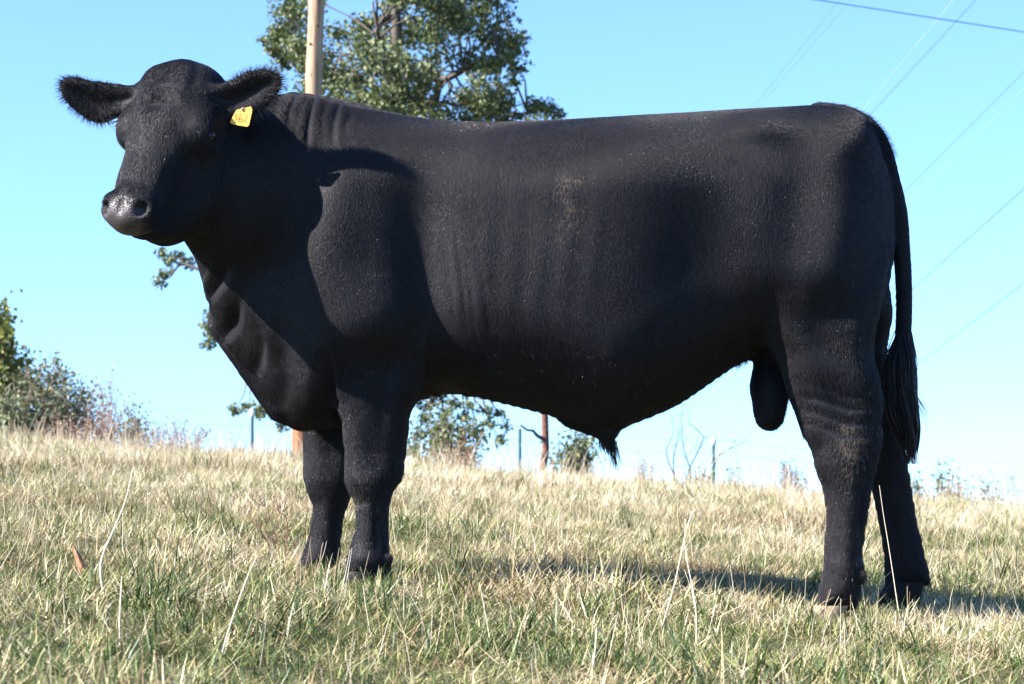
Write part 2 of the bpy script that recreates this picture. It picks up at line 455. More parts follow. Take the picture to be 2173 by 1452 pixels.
def surface_nets(Fd):
    ins = Fd < 0
    c = np.zeros((NX-1, NY-1, NZ-1), np.uint8)
    for i in (0, 1):
        for j in (0, 1):
            for k in (0, 1): c += ins[i:NX-1+i, j:NY-1+j, k:NZ-1+k]
    act = (c > 0) & (c < 8)
    I = np.argwhere(act)
    idx = np.full(act.shape, -1, np.int32); idx[act] = np.arange(len(I))
    cs = np.array([(i, j, k) for i in (0, 1) for j in (0, 1) for k in (0, 1)])
    vals = np.stack([Fd[I[:, 0]+a, I[:, 1]+b, I[:, 2]+d] for a, b, d in cs], 1)
    acc = np.zeros((len(I), 3)); cnt = np.zeros(len(I))
    for a in range(8):
        for b in range(a + 1, 8):
            if np.abs(cs[a] - cs[b]).sum() != 1: continue
            va, vb = vals[:, a], vals[:, b]; m = (va < 0) != (vb < 0)
            t = np.where(m, va / np.where(m, va - vb, 1), 0)
            acc += m[:, None] * (cs[a] + t[:, None] * (cs[b] - cs[a])); cnt += m
    V = (I + acc / cnt[:, None]) * H + np.array([OX, OY, OZ])
    quads = []
    for ax in range(3):
        o = [q for q in range(3) if q != ax]
        sh = [slice(1, n - 1) for n in (NX, NY, NZ)]
        a = list(sh); b = list(sh); a[ax] = slice(0, (NX, NY, NZ)[ax] - 1); b[ax] = slice(1, (NX, NY, NZ)[ax])
        A, B = ins[tuple(a)], ins[tuple(b)]
        E = np.argwhere(A != B); fl = A[tuple(E.T)]
        off = np.ones(3, int); off[ax] = 0
        E = E + off
        d1 = np.zeros(3, int); d2 = np.zeros(3, int); d1[o[0]] = 1; d2[o[1]] = 1
        q = np.stack([idx[tuple((E - d1 - d2).T)], idx[tuple((E - d2).T)], idx[tuple(E.T)], idx[tuple((E - d1).T)]], 1)
        flip = fl if ax != 1 else ~fl
        q[~flip] = q[~flip][:, ::-1]
        quads.append(q)
    return V, np.concatenate(quads)

BV, BF = surface_nets(FLD)
del FLD
def normals(V, Q):
    n = np.cross(V[Q[:, 2]] - V[Q[:, 0]], V[Q[:, 3]] - V[Q[:, 1]])
    N = np.zeros_like(V)
    for c in range(4):
        for a in range(3): N[:, a] += np.bincount(Q[:, c], n[:, a], len(V))
    return unit(N)
E_ = np.concatenate([BF[:, [0, 1]], BF[:, [1, 2]], BF[:, [2, 3]], BF[:, [3, 0]]])
DEG = np.bincount(E_[:, 0], minlength=len(BV)) + np.bincount(E_[:, 1], minlength=len(BV))
def lap(V):
    A = np.stack([np.bincount(E_[:, 0], V[E_[:, 1], a], len(V)) + np.bincount(E_[:, 1], V[E_[:, 0], a], len(V)) for a in range(3)], 1)
    return A / DEG[:, None] - V
for it in range(5):
    BV = BV + 0.5 * lap(BV); BV = BV - 0.5 * lap(BV) if it < 4 else BV
# keep the largest connected piece
lab = np.arange(len(BV))
for it in range(400):
    m = np.minimum(lab[E_[:, 0]], lab[E_[:, 1]]); old = lab.copy()
    np.minimum.at(lab, E_[:, 0], m); np.minimum.at(lab, E_[:, 1], m); lab = lab[lab]
    if (old == lab).all(): break
keep = lab == np.bincount(lab).argmax()
remap = np.cumsum(keep) - 1
BF = remap[BF[keep[BF[:, 0]]]]; BV = BV[keep]
E_ = np.concatenate([BF[:, [0, 1]], BF[:, [1, 2]], BF[:, [2, 3]], BF[:, [3, 0]]])
BN = normals(BV, BF)
# fine relief: skin folds and creases, each (pixel path, half width in pixels, depth in metres)
bpx = BV[:, 0] * F_ / CD + 1086.5; bpy_ = 1080 - (BV[:, 2] - CZ) * F_ / CD
def crease(path, sig, amp, side=-1):
    P = catmull(path, 6); m = (np.sign(BN[:, 1]) == side) & (bpx > P[:, 0].min() - 50) & (bpx < P[:, 0].max() + 50) & (bpy_ > P[:, 1].min() - 50) & (bpy_ < P[:, 1].max() + 50)
    i = np.where(m)[0]
    D = np.full(len(i), 1e9); T = np.zeros(len(i))
    for k in range(len(P) - 1):
        a, b = P[k], P[k + 1]; e = b - a
        t = np.clip(((bpx[i]-a[0])*e[0] + (bpy_[i]-a[1])*e[1]) / (e @ e + 1e-9), 0, 1)
        d = np.hypot(bpx[i]-a[0]-t*e[0], bpy_[i]-a[1]-t*e[1]); q = d < D
        D[q] = d[q]; T[q] = (k + t[q]) / (len(P) - 1)
    BV[i] += BN[i] * (amp * np.exp(-0.5*(D/sig)**2) * np.sin(np.pi * np.clip(T*0.9+0.05, 0, 1))**0.6)[:, None]
for x, y0, y1, a in [(610,205,290,.003),(636,212,298,.006),(650,240,318,.004),(675,210,350,.006),(702,228,300,.002),(727,218,340,.005),(752,262,310,.002)]:
    crease([(x+2, y0), (x-3, (y0*2+y1)/3), (x-9, (y0+2*y1)/3), (x-4, y1)], 5, -a)
    crease([(x+13, y0+6), (x+8, (y0+y1)/2), (x+6, y1)], 6, a*.5)
for x, y0, y1, a in [(985,520,720,.004),(1003,560,740,.003),(960,540,690,.003),(1030,560,730,.002)]:
    crease([(x-12, y0), (x, (y0+y1)/2), (x+8, y1)], 5, -a)
for y, a in [(860,.007),(890,.008),(915,.006),(835,.004)]:                 # folds above the hock
    crease([(1672, y-18), (1720, y-6), (1780, y+12), (1830, y+6)], 7, -a)
crease([(1850,268),(1866,300),(1880,345)], 6, -.006); crease([(1838,285),(1870,330),(1893,385)], 8, -.006)
crease([(470,720),(505,690),(520,640)], 11, -.013); crease([(545,800),(560,740),(555,690)], 12, -.014); crease([(600,868),(612,800),(600,740)], 14, -.013)
crease([(452,640),(480,610),(500,580)], 9, -.014)
crease([(1605,640),(1622,720),(1655,780)], 14, -.010)
crease([(890,690),(888,760),(872,830)], 12, -.008)
crease([(352,140),(338,175),(318,215),(312,250)], 7, -.005); crease([(402,172),(372,190),(348,222),(340,262)], 7, -.005); crease([(372,150),(362,180),(344,205)], 8, .003)
crease([(446,172),(452,200),(448,236)], 8, -.006); crease([(352,245),(395,238),(432,252)], 9, .005); crease([(345,262),(390,262),(425,278)], 7, -.004)
crease([(252,300),(264,350),(266,395)], 9, -.004); crease([(318,300),(326,350),(316,400)], 10, -.005)
crease([(372,330),(412,380),(400,450)], 14, -.006); crease([(806,1066),(803,1110),(806,1160)], 6, -.007); crease([(1806,1030),(1808,1110),(1806,1190)], 7, -.008)
crease([(742,1010),(775,1022),(815,1012)], 14, .006); crease([(752,1056),(790,1064),(826,1052)], 7, -.005)
crease([(1840,905),(1850,950),(1846,1000)], 12, .008); crease([(1748,1190),(1790,1200),(1826,1190)], 12, .006); crease([(745,1180),(785,1186),(822,1178)], 12, .006)
crease([(1690,700),(1740,760),(1790,800)], 16, -.008); crease([(1830,640),(1812,720),(1822,800)], 12, -.008)
crease([(735,760),(760,830),(772,900)], 10, -.006); crease([(840,760),(826,840),(822,920)], 12, -.006)
me = mesh_np('bull', BV, BF)
me.update()
# make sure the faces point outwards
vol = 0
tri = BV[BF[:, :3]]
vol = np.einsum('ij,ij->i', tri[:, 0], np.cross(tri[:, 1], tri[:, 2])).sum()
if vol < 0: me.flip_normals(); BN = -BN
print('bull verts', len(BV), 'vol', vol, 'dropped', (~keep).sum())

# hide and hair
def coat_mat():
    m, nt, b = new_mat('black hide')
    p = geo_pos(nt)
    n = noise(nt, 1.0, 3, scaled(nt, p, (420, 420, 60))); n2 = noise(nt, 7, 3, p)
    r = ramp(nt, [(0.3, (0.0095, 0.009, 0.011)), (0.7, (0.0165, 0.0155, 0.018))]); nt.links.new(n2.outputs[0], r.inputs[0])
    # muzzle pad: bare greyish skin in front of the nose
    tc = nt.nodes.new('ShaderNodeVectorMath'); tc.operation = 'DISTANCE'; nt.links.new(p, tc.inputs[0]); tc.inputs[1].default_value = tuple(hp(.492, 0, -.050))
    nz = noise(nt, 60, 2, p)
    mkr = nt.nodes.new('ShaderNodeMapRange'); mkr.interpolation_type = 'SMOOTHSTEP'
    nt.links.new(mathn(nt, 'ADD', tc.outputs['Value'], mathn(nt, 'MULTIPLY_ADD', nz.outputs[0], .02, -.01)), mkr.inputs[0])
    mkr.inputs[1].default_value = .050; mkr.inputs[2].default_value = .072; mkr.inputs[3].default_value = 1; mkr.inputs[4].default_value = 0
    pad = mix(nt, nz.outputs[0], (0.022, 0.020, 0.022), (0.075, 0.060, 0.060))
    c = mix(nt, mkr.outputs[0], r.outputs[0], pad)
    nt.links.new(c, b.inputs['Base Color'])
    nt.links.new(mathn(nt, 'MULTIPLY_ADD', mkr.outputs[0], -.10, .52), b.inputs['Roughness'])
    nt.links.new(mathn(nt, 'MULTIPLY_ADD', mkr.outputs[0], .22, .12), b.inputs['Specular IOR Level'])
    nv = nt.nodes.new('ShaderNodeTexVoronoi'); nv.inputs['Scale'].default_value = 190; nt.links.new(p, nv.inputs['Vector'])
    h = mix(nt, mkr.outputs[0], n.outputs[0], nv.outputs[0])
    bump(nt, b, h, 0.5, 0.0022)
    return m
def hair_mat(name='black hair', col=(0.0165, 0.0154, 0.0182), rough=0.36, dirt=True):
    m, nt, b = new_mat(name)
    out = nt.nodes['Material Output']; nt.nodes.remove(b)
    hb = nt.nodes.new('ShaderNodeBsdfPrincipled')
    hb.inputs['Roughness'].default_value = rough; hb.inputs['Specular IOR Level'].default_value = 0.18
    hi = nt.nodes.new('ShaderNodeHairInfo')
    gl = mathn(nt, 'GREATER_THAN', hi.outputs['Random'], 0.90)          # a tenth of the guard hairs are glossier
    nt.links.new(mathn(nt, 'MULTIPLY_ADD', gl, .40, .16), hb.inputs['Specular IOR Level'])
    nt.links.new(mathn(nt, 'MULTIPLY_ADD', gl, -.12, rough), hb.inputs['Roughness'])
    at = nt.nodes.new('ShaderNodeAttribute'); at.attribute_name = 'dust'
    base = mix(nt, hi.outputs['Random'], tuple(c * .6 for c in col), tuple(c * 1.5 for c in col))
    wn_ = noise(nt, 2.6, 4, geo_pos(nt)); wr = ramp(nt, [(.45, (0, 0, 0)), (.75, (.75, .75, .75))]); nt.links.new(wn_.outputs[0], wr.inputs[0])
    base = mix(nt, wr.outputs[0], base, (0.026, 0.0185, 0.0140))          # sun-browned tips in patches
    c = mix(nt, at.outputs['Fac'], base, (0.165, 0.13, 0.095))
    nt.links.new(c, hb.inputs['Base Color'])
    nt.links.new(hb.outputs[0], out.inputs[0])
    return m
HIDE, HAIR = coat_mat(), hair_mat()
bull = link('bull', me, HIDE)
tag(bull, 'glossy black bull standing side on in the pasture with its head turned to the viewer', 'bull')

def hair_object(name, P, rad, dust, mat, parent):
    """P (n, k, 3) strands"""
    n, k, _ = P.shape
    hc = bpy.data.hair_curves.new(name)
    hc.add_curves([k] * n)
    hc.attributes['position'].data.foreach_set('vector', P.astype(np.float32).ravel())
    ra = hc.attributes.get('radius') or hc.attributes.new('radius', 'FLOAT', 'POINT')
    ra.data.foreach_set('value', np.tile(np.asarray(rad, np.float32), n) if np.ndim(rad) == 1 else np.asarray(rad, np.float32).ravel())
    a = hc.attributes.new('dust', 'FLOAT', 'CURVE'); a.data.foreach_set('value', np.asarray(dust, np.float32))
    return tag(link(name, hc, mat, parent), kind='stuff')

def sample_surface(n, weight=None):
    if weight is not None and weight.sum() == 0: print('EMPTY SELECTION'); weight = None
    Q = BF; tri = np.concatenate([Q[:, [0, 1, 2]], Q[:, [0, 2, 3]]])
    a, b, c = BV[tri[:, 0]], BV[tri[:, 1]], BV[tri[:, 2]]
    ar = np.linalg.norm(np.cross(b - a, c - a), axis=1)
    if weight is not None: ar = ar * weight[tri].mean(1)
    t = RNG.choice(len(tri), n, p=ar / ar.sum())
    u, v = RNG.random(n), RNG.random(n); f = u + v > 1; u[f], v[f] = 1 - u[f], 1 - v[f]
    w = 1 - u - v
    P = a[t]*w[:, None] + b[t]*u[:, None] + c[t]*v[:, None]
    N = unit(BN[tri[t, 0]]*w[:, None] + BN[tri[t, 1]]*u[:, None] + BN[tri[t, 2]]*v[:, None])
    return P, N

def to_px(P):
    d = CD + P[:, 1]
    return P[:, 0]*F_/d + 1086.5, 1080 - (P[:, 2]-CZ)*F_/d

def vnoise(P, s, seed):
    r = np.random.default_rng(seed); out = np.zeros(len(P))
    for q in range(5):
        k = r.normal(size=3) * s * (1 + .7*q); out += np.sin(P @ k + r.random()*6.28) / (1 + .5*q)
    return out / 2.2

def coat(n):
    hd = np.linalg.norm(BV - hp(.55, 0, -.06), axis=1)
    wt = np.where(hd < .11, 0.02, 1.0)
    P, N = sample_surface(n, wt)
    px, py = to_px(P)
    head = (P - HO) @ HL
    onhead = (np.linalg.norm(P - hp(.22, 0, -.12), axis=1) < .30) & ((P - HO) @ HF > -.22)
    g = np.tile(np.array([0.25, 0, -1.0]), (n, 1))
    g[:, 0] += 0.35 * vnoise(P, 5, 3); g[:, 1] += .25 * vnoise(P, 5, 4)
    g[onhead] = HL * 1.0 + 0.35 * np.clip(((P[onhead]-HO) @ HS) / .06, -1, 1)[:, None] * HS + .10*np.stack([vnoise(P[onhead], 18, 5)]*3, 1) * HS
    g += RNG.normal(size=(n, 3)) * 0.10
    T = unit(g - (g*N).sum(1)[:, None]*N)
    L = 0.008 + 0.004*RNG.random(n)
    legs = (py > 780) & ~((px > 900) & (px < 1560)); L[legs] *= 1.25
    low = (N[:, 2] < -.3) & (py > 700); L[low] *= 1.5
    L[onhead] *= 1.2
    lift = 0.09 + 0.06*RNG.random(n)
    lift[legs] += .07
    P0 = P - N*0.001
    P1 = P + (T*0.5 + N*lift[:, None]*.8)*L[:, None]
    P2 = P + (T*1.0 + N*lift[:, None])*L[:, None]
    # dust: scattered specks, and dried mud on the ribs and hock
    dust = (RNG.random(n) < 0.0022) * 0.5
    clump = vnoise(P, 60, 9)
    def patch(cx, cy, sx, sy, amt):
        return amt * np.exp(-.5*(((px-cx)/sx)**2 + ((py-cy)/sy)**2))
    pr = patch(1196,398,11,22,.55) + patch(1222,378,20,8,.5) + patch(1212,455,14,22,.45) + patch(1185,490,22,14,.35) + patch(1805,950,16,45,.6) + patch(1790,930,10,25,.5) + patch(760,1050,18,30,.3) + patch(350,130,25,12,.2) + patch(1060,470,110,60,.035)
    dust = np.maximum(dust, (RNG.random(n) < pr*(0.5+.8*(clump > .1))) * 0.8 * (N[:, 1] < .1))
    hair_object('coat', np.stack([P0, P1, P2], 1), [0.00024, 0.00021, 0.00007], dust, HAIR, bull)
coat(1000000)

def fringe(name, sel, n, L0, L1, dirf, rad=0.0005, k=5, curl=0.4):
    w = sel.astype(float)
    P, N = sample_surface(n, w)
    D = unit(dirf(P, N) + RNG.normal(size=P.shape)*0.22)
    L = (L0 + (L1-L0)*RNG.random(n))[:, None]
    side = unit(np.cross(D, RNG.normal(size=P.shape)))
    pts = []
    for i in range(k):
        t = i/(k-1)
        pts.append(P - N*.002*(i == 0) + D*L*t + side*L*curl*.35*t*t + np.array([0, 0, -1])*L*.25*t*t)
    return hair_object(name, np.stack(pts, 1), np.array([rad*(1-.85*i/(k-1)) for i in range(k)]), np.zeros(n), HAIR, bull)
vpx, vpy = to_px(BV)
ear_n = (vpx > 492) & (vpx < 640) & (vpy < 275) & (BV[:, 1] < -.36)
ear_f = (vpx < 232) & (vpy < 300)
cn, cf = PX(530, 208, -.43), PX(185, 208, -.19)
fringe('ear_hair', ear_n, 2300, .012, .034, lambda P, N: unit(P - cn) + N*.35 + np.array([.25, -.1, 0]))
fringe('ear_hair', ear_f, 1700, .010, .028, lambda P, N: unit(P - cf) + N*.3 + np.array([-.2, 0, -.1]))
fringe('poll_hair', (np.linalg.norm(BV - hp(.04, 0, -.06), axis=1) < .13), 700, .010, .020, lambda P, N: N*.25 + HL*.9, curl=.6)
fringe('leg_hair', (vpy > 700) & (vpx > 1560) & (vpx < 1885) & (BN[:, 0] > .3), 2200, .008, .020, lambda P, N: N*.45 + np.array([.0, 0, -1]))
fringe('belly_hair', (BN[:, 2] < -.4) & (vpy > 740) & (vpy < 950) & (vpx > 850) & (vpx < 1640), 2600, .008, .018, lambda P, N: N*.35 + np.array([.8, 0, -.2]), rad=.00035)
fringe('tail_head_hair', (vpx > 1725) & (vpx < 1900) & (vpy < 330) & (BN[:, 2] > .0) & (np.abs(BV[:, 1]) < .06), 1200, .008, .02, lambda P, N: N*.5 + np.array([1.0, 0, .0]))

def switch():
    n = 3600; k = 9
    t0 = RNG.random(n)
    tl = catmull([PX(*p) for p in [(1918,690,0),(1915,735,0),(1913,775,0),(1912,812,0)]], 8)
    base = tl[(t0**.8*(len(tl)-1)).astype(int)]
    th = RNG.random(n)*6.283; rr = .018*np.sqrt(RNG.random(n))
    base = base + np.stack([np.cos(th)*rr, np.sin(th)*rr, np.zeros(n)], 1)
    ctr = catmull([PX(*p) for p in [(1915,700,0),(1913,790,0.0),(1916,860,0.0),(1926,925,0.0),(1932,985,0)]], 10)
    lock = RNG.integers(0, 16, n); la = np.random.default_rng(3).random(16)*6.28; lr = .016 + .040*np.random.default_rng(4).random(16)
    endt = np.clip(0.45 + .45*RNG.random(n) + (lock % 4 == 0)*.12, 0, 1)
    pts = []
    z0 = base[:, 2]; ze = ctr[0, 2] + (ctr[-1, 2]-ctr[0, 2])*endt
    for i in range(k):
        t = i/(k-1); z = z0 + (np.minimum(ze, z0-.05)-z0)*t
        cx = np.interp(-z, -ctr[:, 2], ctr[:, 0])
        sp = np.sin(np.pi*np.clip(.15+.75*t, 0, 1))*1.0
        bx = base[:, 0] - np.interp(-z0, -ctr[:, 2], ctr[:, 0])
        x = cx + bx*(1-t) + np.cos(la[lock])*lr[lock]*sp*t**.4 + np.cos(th)*.011*t + .010*np.sin(5*t+la[lock]) * t
        y = base[:, 1]*(1-t) + np.sin(la[lock])*lr[lock]*sp*t**.4 + np.sin(th)*.011*t
        pts.append(np.stack([x, y, z], 1))
    hair_object('tail_switch', np.stack(pts, 1), np.array([.0011]*6 + [.0010, .0008, .0003]), np.zeros(n), HAIR, bull)
switch()
def wisps(name, starts, n, L, d, spread=.25, rad=.0009):
    P = np.repeat(np.array(starts), n, 0) + RNG.normal(size=(len(starts)*n, 3))*.006
    D = unit(np.array(d)[None] + RNG.normal(size=P.shape)*spread); l = (L*(.5+.5*RNG.random(len(P))))[:, None]
    pts = [P + D*l*t + np.array([.2, 0, -.3])*l*t*t*.5 for t in (0, .25, .5, .75, 1)]
    hair_object(name, np.stack(pts, 1), np.array([rad, rad, rad, rad*.8, rad*.3]), (RNG.random(len(P)) < .12)*.5, HAIR, bull)
wisps('sheath_hair', [PX(1280, 928, 0), PX(1290, 938, 0), PX(1296, 936, 0)], 60, .035, (0, 0, -1), .3)
wisps('sheath_hair', [PX(1299, 938, 0)], 40, .075, (.10, 0, -1), .06)
wisps('tail_wisp', [PX(1936, 830, 0)], 14, .11, (.55, 0, -1), .10, .0005)
wisps('eyelash', [hp(.20, -.136, -.055)], 18, .035, (-.8, -.2, -.25), .25, .0006)

# eyes
def ico(name, c, r, mat, parent):
    import bmesh
    bm = bmesh.new(); bmesh.ops.create_uvsphere(bm, u_segments=20, v_segments=12, radius=1.0)
    for v in bm.verts: v.co = Vector((v.co.x*r[0], v.co.y*r[1], v.co.z*r[2])) + Vector(c)
    mm = bpy.data.meshes.new(name); bm.to_mesh(mm); bm.free()
    for p in mm.polygons: p.use_smooth = True
    return link(name, mm, mat, parent)
EYE = simple('dark eye', (0.010, 0.007, 0.006), 0.15, 0.35, 0.1)
for q in (1, -1): ico('eye', hp(.222, .117*q, -.085), (.020, .020, .020), EYE, bull)

# hooves: two claws each
def hoof(px, py, Y, mat, gy):
    mb = MB()
    c = PX(px, py, Y)
    zb = gz(c[0], c[1]) - 0.004
    for q in (-1, 1):
        rings = []
        for t, a, b, sh in [(0, .050, .029, 0.0), (.35, .056, .031, -.012), (.75, .064, .033, -.026), (1.0, .068, .034, -.034)]:
            z = c[2]*(1-t) + zb*t
            an = np.arange(14)*2*math.pi/14
            ex = np.sign(np.cos(an))*np.abs(np.cos(an))**.85; toe = np.where(np.cos(an) < 0, 1.18, .86)
            rings.append(np.stack([c[0]+sh+a*ex*toe, np.full(14, c[1]+q*.033)+b*np.sin(an)*(1-.25*np.clip(-np.cos(an), 0, 1)), np.full(14, z)], 1))
        V = np.concatenate(rings); i = np.arange(3)[:, None]*14; j = np.arange(14)[None]; j2 = (j+1) % 14
        mb.add(V, np.stack([i+j, i+j2, i+14+j2, i+14+j], -1).reshape(-1, 4))
        top = np.arange(14); mb.add(rings[0], np.array([[0, 13, 1, 1]])) if False else None
    return mb.build('hoof', mat, bull)
DARKH = simple('dark hoof horn', (0.010, 0.009, 0.009), 0.6, 0.12, 0.3, 80)
PALEH = simple('pale hoof horn', (0.27, 0.20, 0.12), 0.6, 0.4, 0.3, 60)
hoof(779, 1212, -.185, DARKH, 0); hoof(676, 1204, .17, DARKH, 0)
tag(hoof(1766, 1284, -.185, PALEH, 0), 'pale tan hoof of the near hind leg'); hoof(1928, 1234, .185, DARKH, 0)

# ear tag: a yellow plate hanging from the near ear
def ear_tag():
    Y = -.402
    out = [(499,238),(503,233),(522,229),(532,226),(535,232),(534,240),(528,266),(524,269),(494,264),(488,261),(489,257)]
    A = np.array([PX(a, b, Y - .02*(a-500)/40) for a, b in out]); B = A + np.array([.0005, .0022, .0])
    n = len(A)
    me = bpy.data.meshes.new('ear_tag')
    me.from_pydata([tuple(v) for v in np.concatenate([A, B])], [], [tuple(range(n))[::-1], tuple(range(n, 2*n))] + [(i, (i+1) % n, n+(i+1) % n, n+i) for i in range(n)])
    me.update()
    m = simple('yellow tag plastic', (0.75, 0.36, 0.04), 0.35, 0.5, 0.04)
    t = link('ear_tag', me, m)
    tag(t, 'yellow numbered plastic ear tag hanging from the near ear of the bull', 'ear tag')
    def stroke(pts, name, mat, w=.0008, off=.0024):
        mb = MB(); P = np.array([PX(a, b, Y - .02*(a-500)/40) for a, b in catmull(pts, 5)]) + np.array([0, -off, 0])
        mb.tube(P, w, 5); return mb.build(name, mat, t)
    ink = simple('brown tag ink', (0.11, 0.07, 0.045), 0.5, 0.3, 0.1)
    stroke([(499,240),(500,250),(497,260)], 'numeral', ink)
    stroke([(511,240),(506,248),(505,256),(510,258),(514,254),(511,250),(506,253)], 'numeral', ink)
    stroke([(523,240),(520,251),(517,261)], 'numeral', ink)
    mb = MB(); mb.tube([PX(516, 233, Y-.012), PX(516, 233, Y-.006)], [.005, .006], 10)
    mb.build('button', simple('white tag button', (0.7, 0.68, 0.6), 0.4, 0.4, .05), t)
ear_tag()

# ---------------------------------------------------------------- grass
def blade(mb, base, h, lean, az, w, bend, tone, seg=3):
    """a thin tapering blade"""
    d = np.array([math.cos(az), math.sin(az), 0]); sd = np.array([-math.sin(az), math.cos(az), 0])
    ph = random.uniform(0, math.pi); wd = sd*math.cos(ph) + d*math.sin(ph)*.6
    P = []
    for i in range(seg + 1):
        t = i/seg
        a = lean + bend*t
        P.append((base if i == 0 else P[-1][0]) if i == 0 else P[-1][0] + h/seg*(d*math.sin(a) + np.array([0, 0, 1])*math.cos(a)))
        P[-1] = (P[-1], w*(1 - t**1.6*.92))
    V = []
    for p, ww in P: V += [p - wd*ww/2, p + wd*ww/2]
    F = [[2*i, 2*i+1, 2*i+3, 2*i+2] for i in range(seg)]
    mb.add(V, F, tone)

def tuft(n, rad, h, w, lean, bend, tone, seg=3):
    mb = MB()
    for _ in range(n):
        r = rad*math.sqrt(random.random()); a = random.random()*6.283
        hh = random.uniform(*h)
        blade(mb, np.array([r*math.cos(a), r*math.sin(a), -0.004]), hh, random.uniform(*lean), random.random()*6.283, random.uniform(*w), random.uniform(*bend), random.uniform(*tone), seg)
    return mb.mesh('grass_tuft', False)

GREENS = [(0.0, (0.030, 0.058, 0.012)), (0.22, (0.095, 0.140, 0.032)), (0.42, (0.23, 0.24, 0.075)), (0.60, (0.41, 0.325, 0.17)), (0.82, (0.60, 0.49, 0.32)), (1.0, (0.74, 0.66, 0.50))]
BROWNGRASS = leaf_mat('brown dead grass', [(0, (0.09, 0.055, 0.03)), (.5, (0.24, 0.16, 0.085)), (1, (0.46, 0.35, 0.20))], 0.6, 0.3, 0.12)
GRASS = leaf_mat('grass blades', GREENS, 0.45, 0.4, 0.18, patch=(1.05, 0.022, -0.13, -.16, 0.06))
STALK = leaf_mat('dry stalks', [(0.0, (0.36, 0.26, 0.15)), (0.5, (0.54, 0.44, 0.29)), (1.0, (0.72, 0.64, 0.50))], 0.6, 0.3, 0.15)

def scatter(name, sources, P, yaw, tilt, scl, idx, label):
    """one stuff object: instances of the source meshes on points"""
    col = bpy.data.collections.new(name + '_sources')
    for i, (sm, mt) in enumerate(sources):
        if not sm.materials: sm.materials.append(mt)
        o = bpy.data.objects.new('%s_source_%02d' % (name, i), sm); col.objects.link(o)
    pm = bpy.data.meshes.new(name)
    n = len(P)
    pm.vertices.add(n); pm.vertices.foreach_set('co', P.astype(np.float32).ravel())
    a = pm.attributes.new('rot', 'FLOAT_VECTOR', 'POINT'); a.data.foreach_set('vector', np.stack([tilt[:, 0], tilt[:, 1], yaw], 1).astype(np.float32).ravel())
    a = pm.attributes.new('scl', 'FLOAT', 'POINT'); a.data.foreach_set('value', scl.astype(np.float32))
    a = pm.attributes.new('pick', 'INT', 'POINT'); a.data.foreach_set('value', idx.astype(np.int32))
    ob = link(name, pm)
    ng = bpy.data.node_groups.new(name, 'GeometryNodeTree')
    ng.interface.new_socket('Geometry', in_out='INPUT', socket_type='NodeSocketGeometry')
    ng.interface.new_socket('Geometry', in_out='OUTPUT', socket_type='NodeSocketGeometry')
    N, Lk = ng.nodes, ng.links
    gi, go = N.new('NodeGroupInput'), N.new('NodeGroupOutput')
    ip = N.new('GeometryNodeInstanceOnPoints'); ci = N.new('GeometryNodeCollectionInfo')
    ci.inputs['Collection'].default_value = col; ci.inputs['Separate Children'].default_value = True; ci.inputs['Reset Children'].default_value = True
    def attr(nm, ty):
        x = N.new('GeometryNodeInputNamedAttribute'); x.data_type = ty; x.inputs['Name'].default_value = nm; return x.outputs[0]
    ip.inputs['Pick Instance'].default_value = True
    Lk.new(gi.outputs[0], ip.inputs['Points']); Lk.new(ci.outputs[0], ip.inputs['Instance'])
    Lk.new(attr('pick', 'INT'), ip.inputs['Instance Index']); Lk.new(attr('rot', 'FLOAT_VECTOR'), ip.inputs['Rotation']); Lk.new(attr('scl', 'FLOAT'), ip.inputs['Scale'])
    Lk.new(ip.outputs[0], go.inputs[0])
    md = ob.modifiers.new('scatter', 'NODES'); md.node_group = ng
    return tag(ob, label, kind='stuff')

def field_points(n, y0=-4.2, y1=13.5, power=1.0, margin=1.4):
    P = []
    while len(P) < n:
        m = n
        y = y0 + (y1-y0)*RNG.random(m)**power
        half = (CD + y)*1086/F_ + margin
        wmax = (CD + y1)*1086/F_ + margin
        x = (RNG.random(m)*2-1)*wmax
        ok = np.abs(x) < half
        P += list(np.stack([x[ok], y[ok]], 1))
    P = np.array(P[:n])
    return np.stack([P[:, 0], P[:, 1], gz(P[:, 0], P[:, 1])], 1)

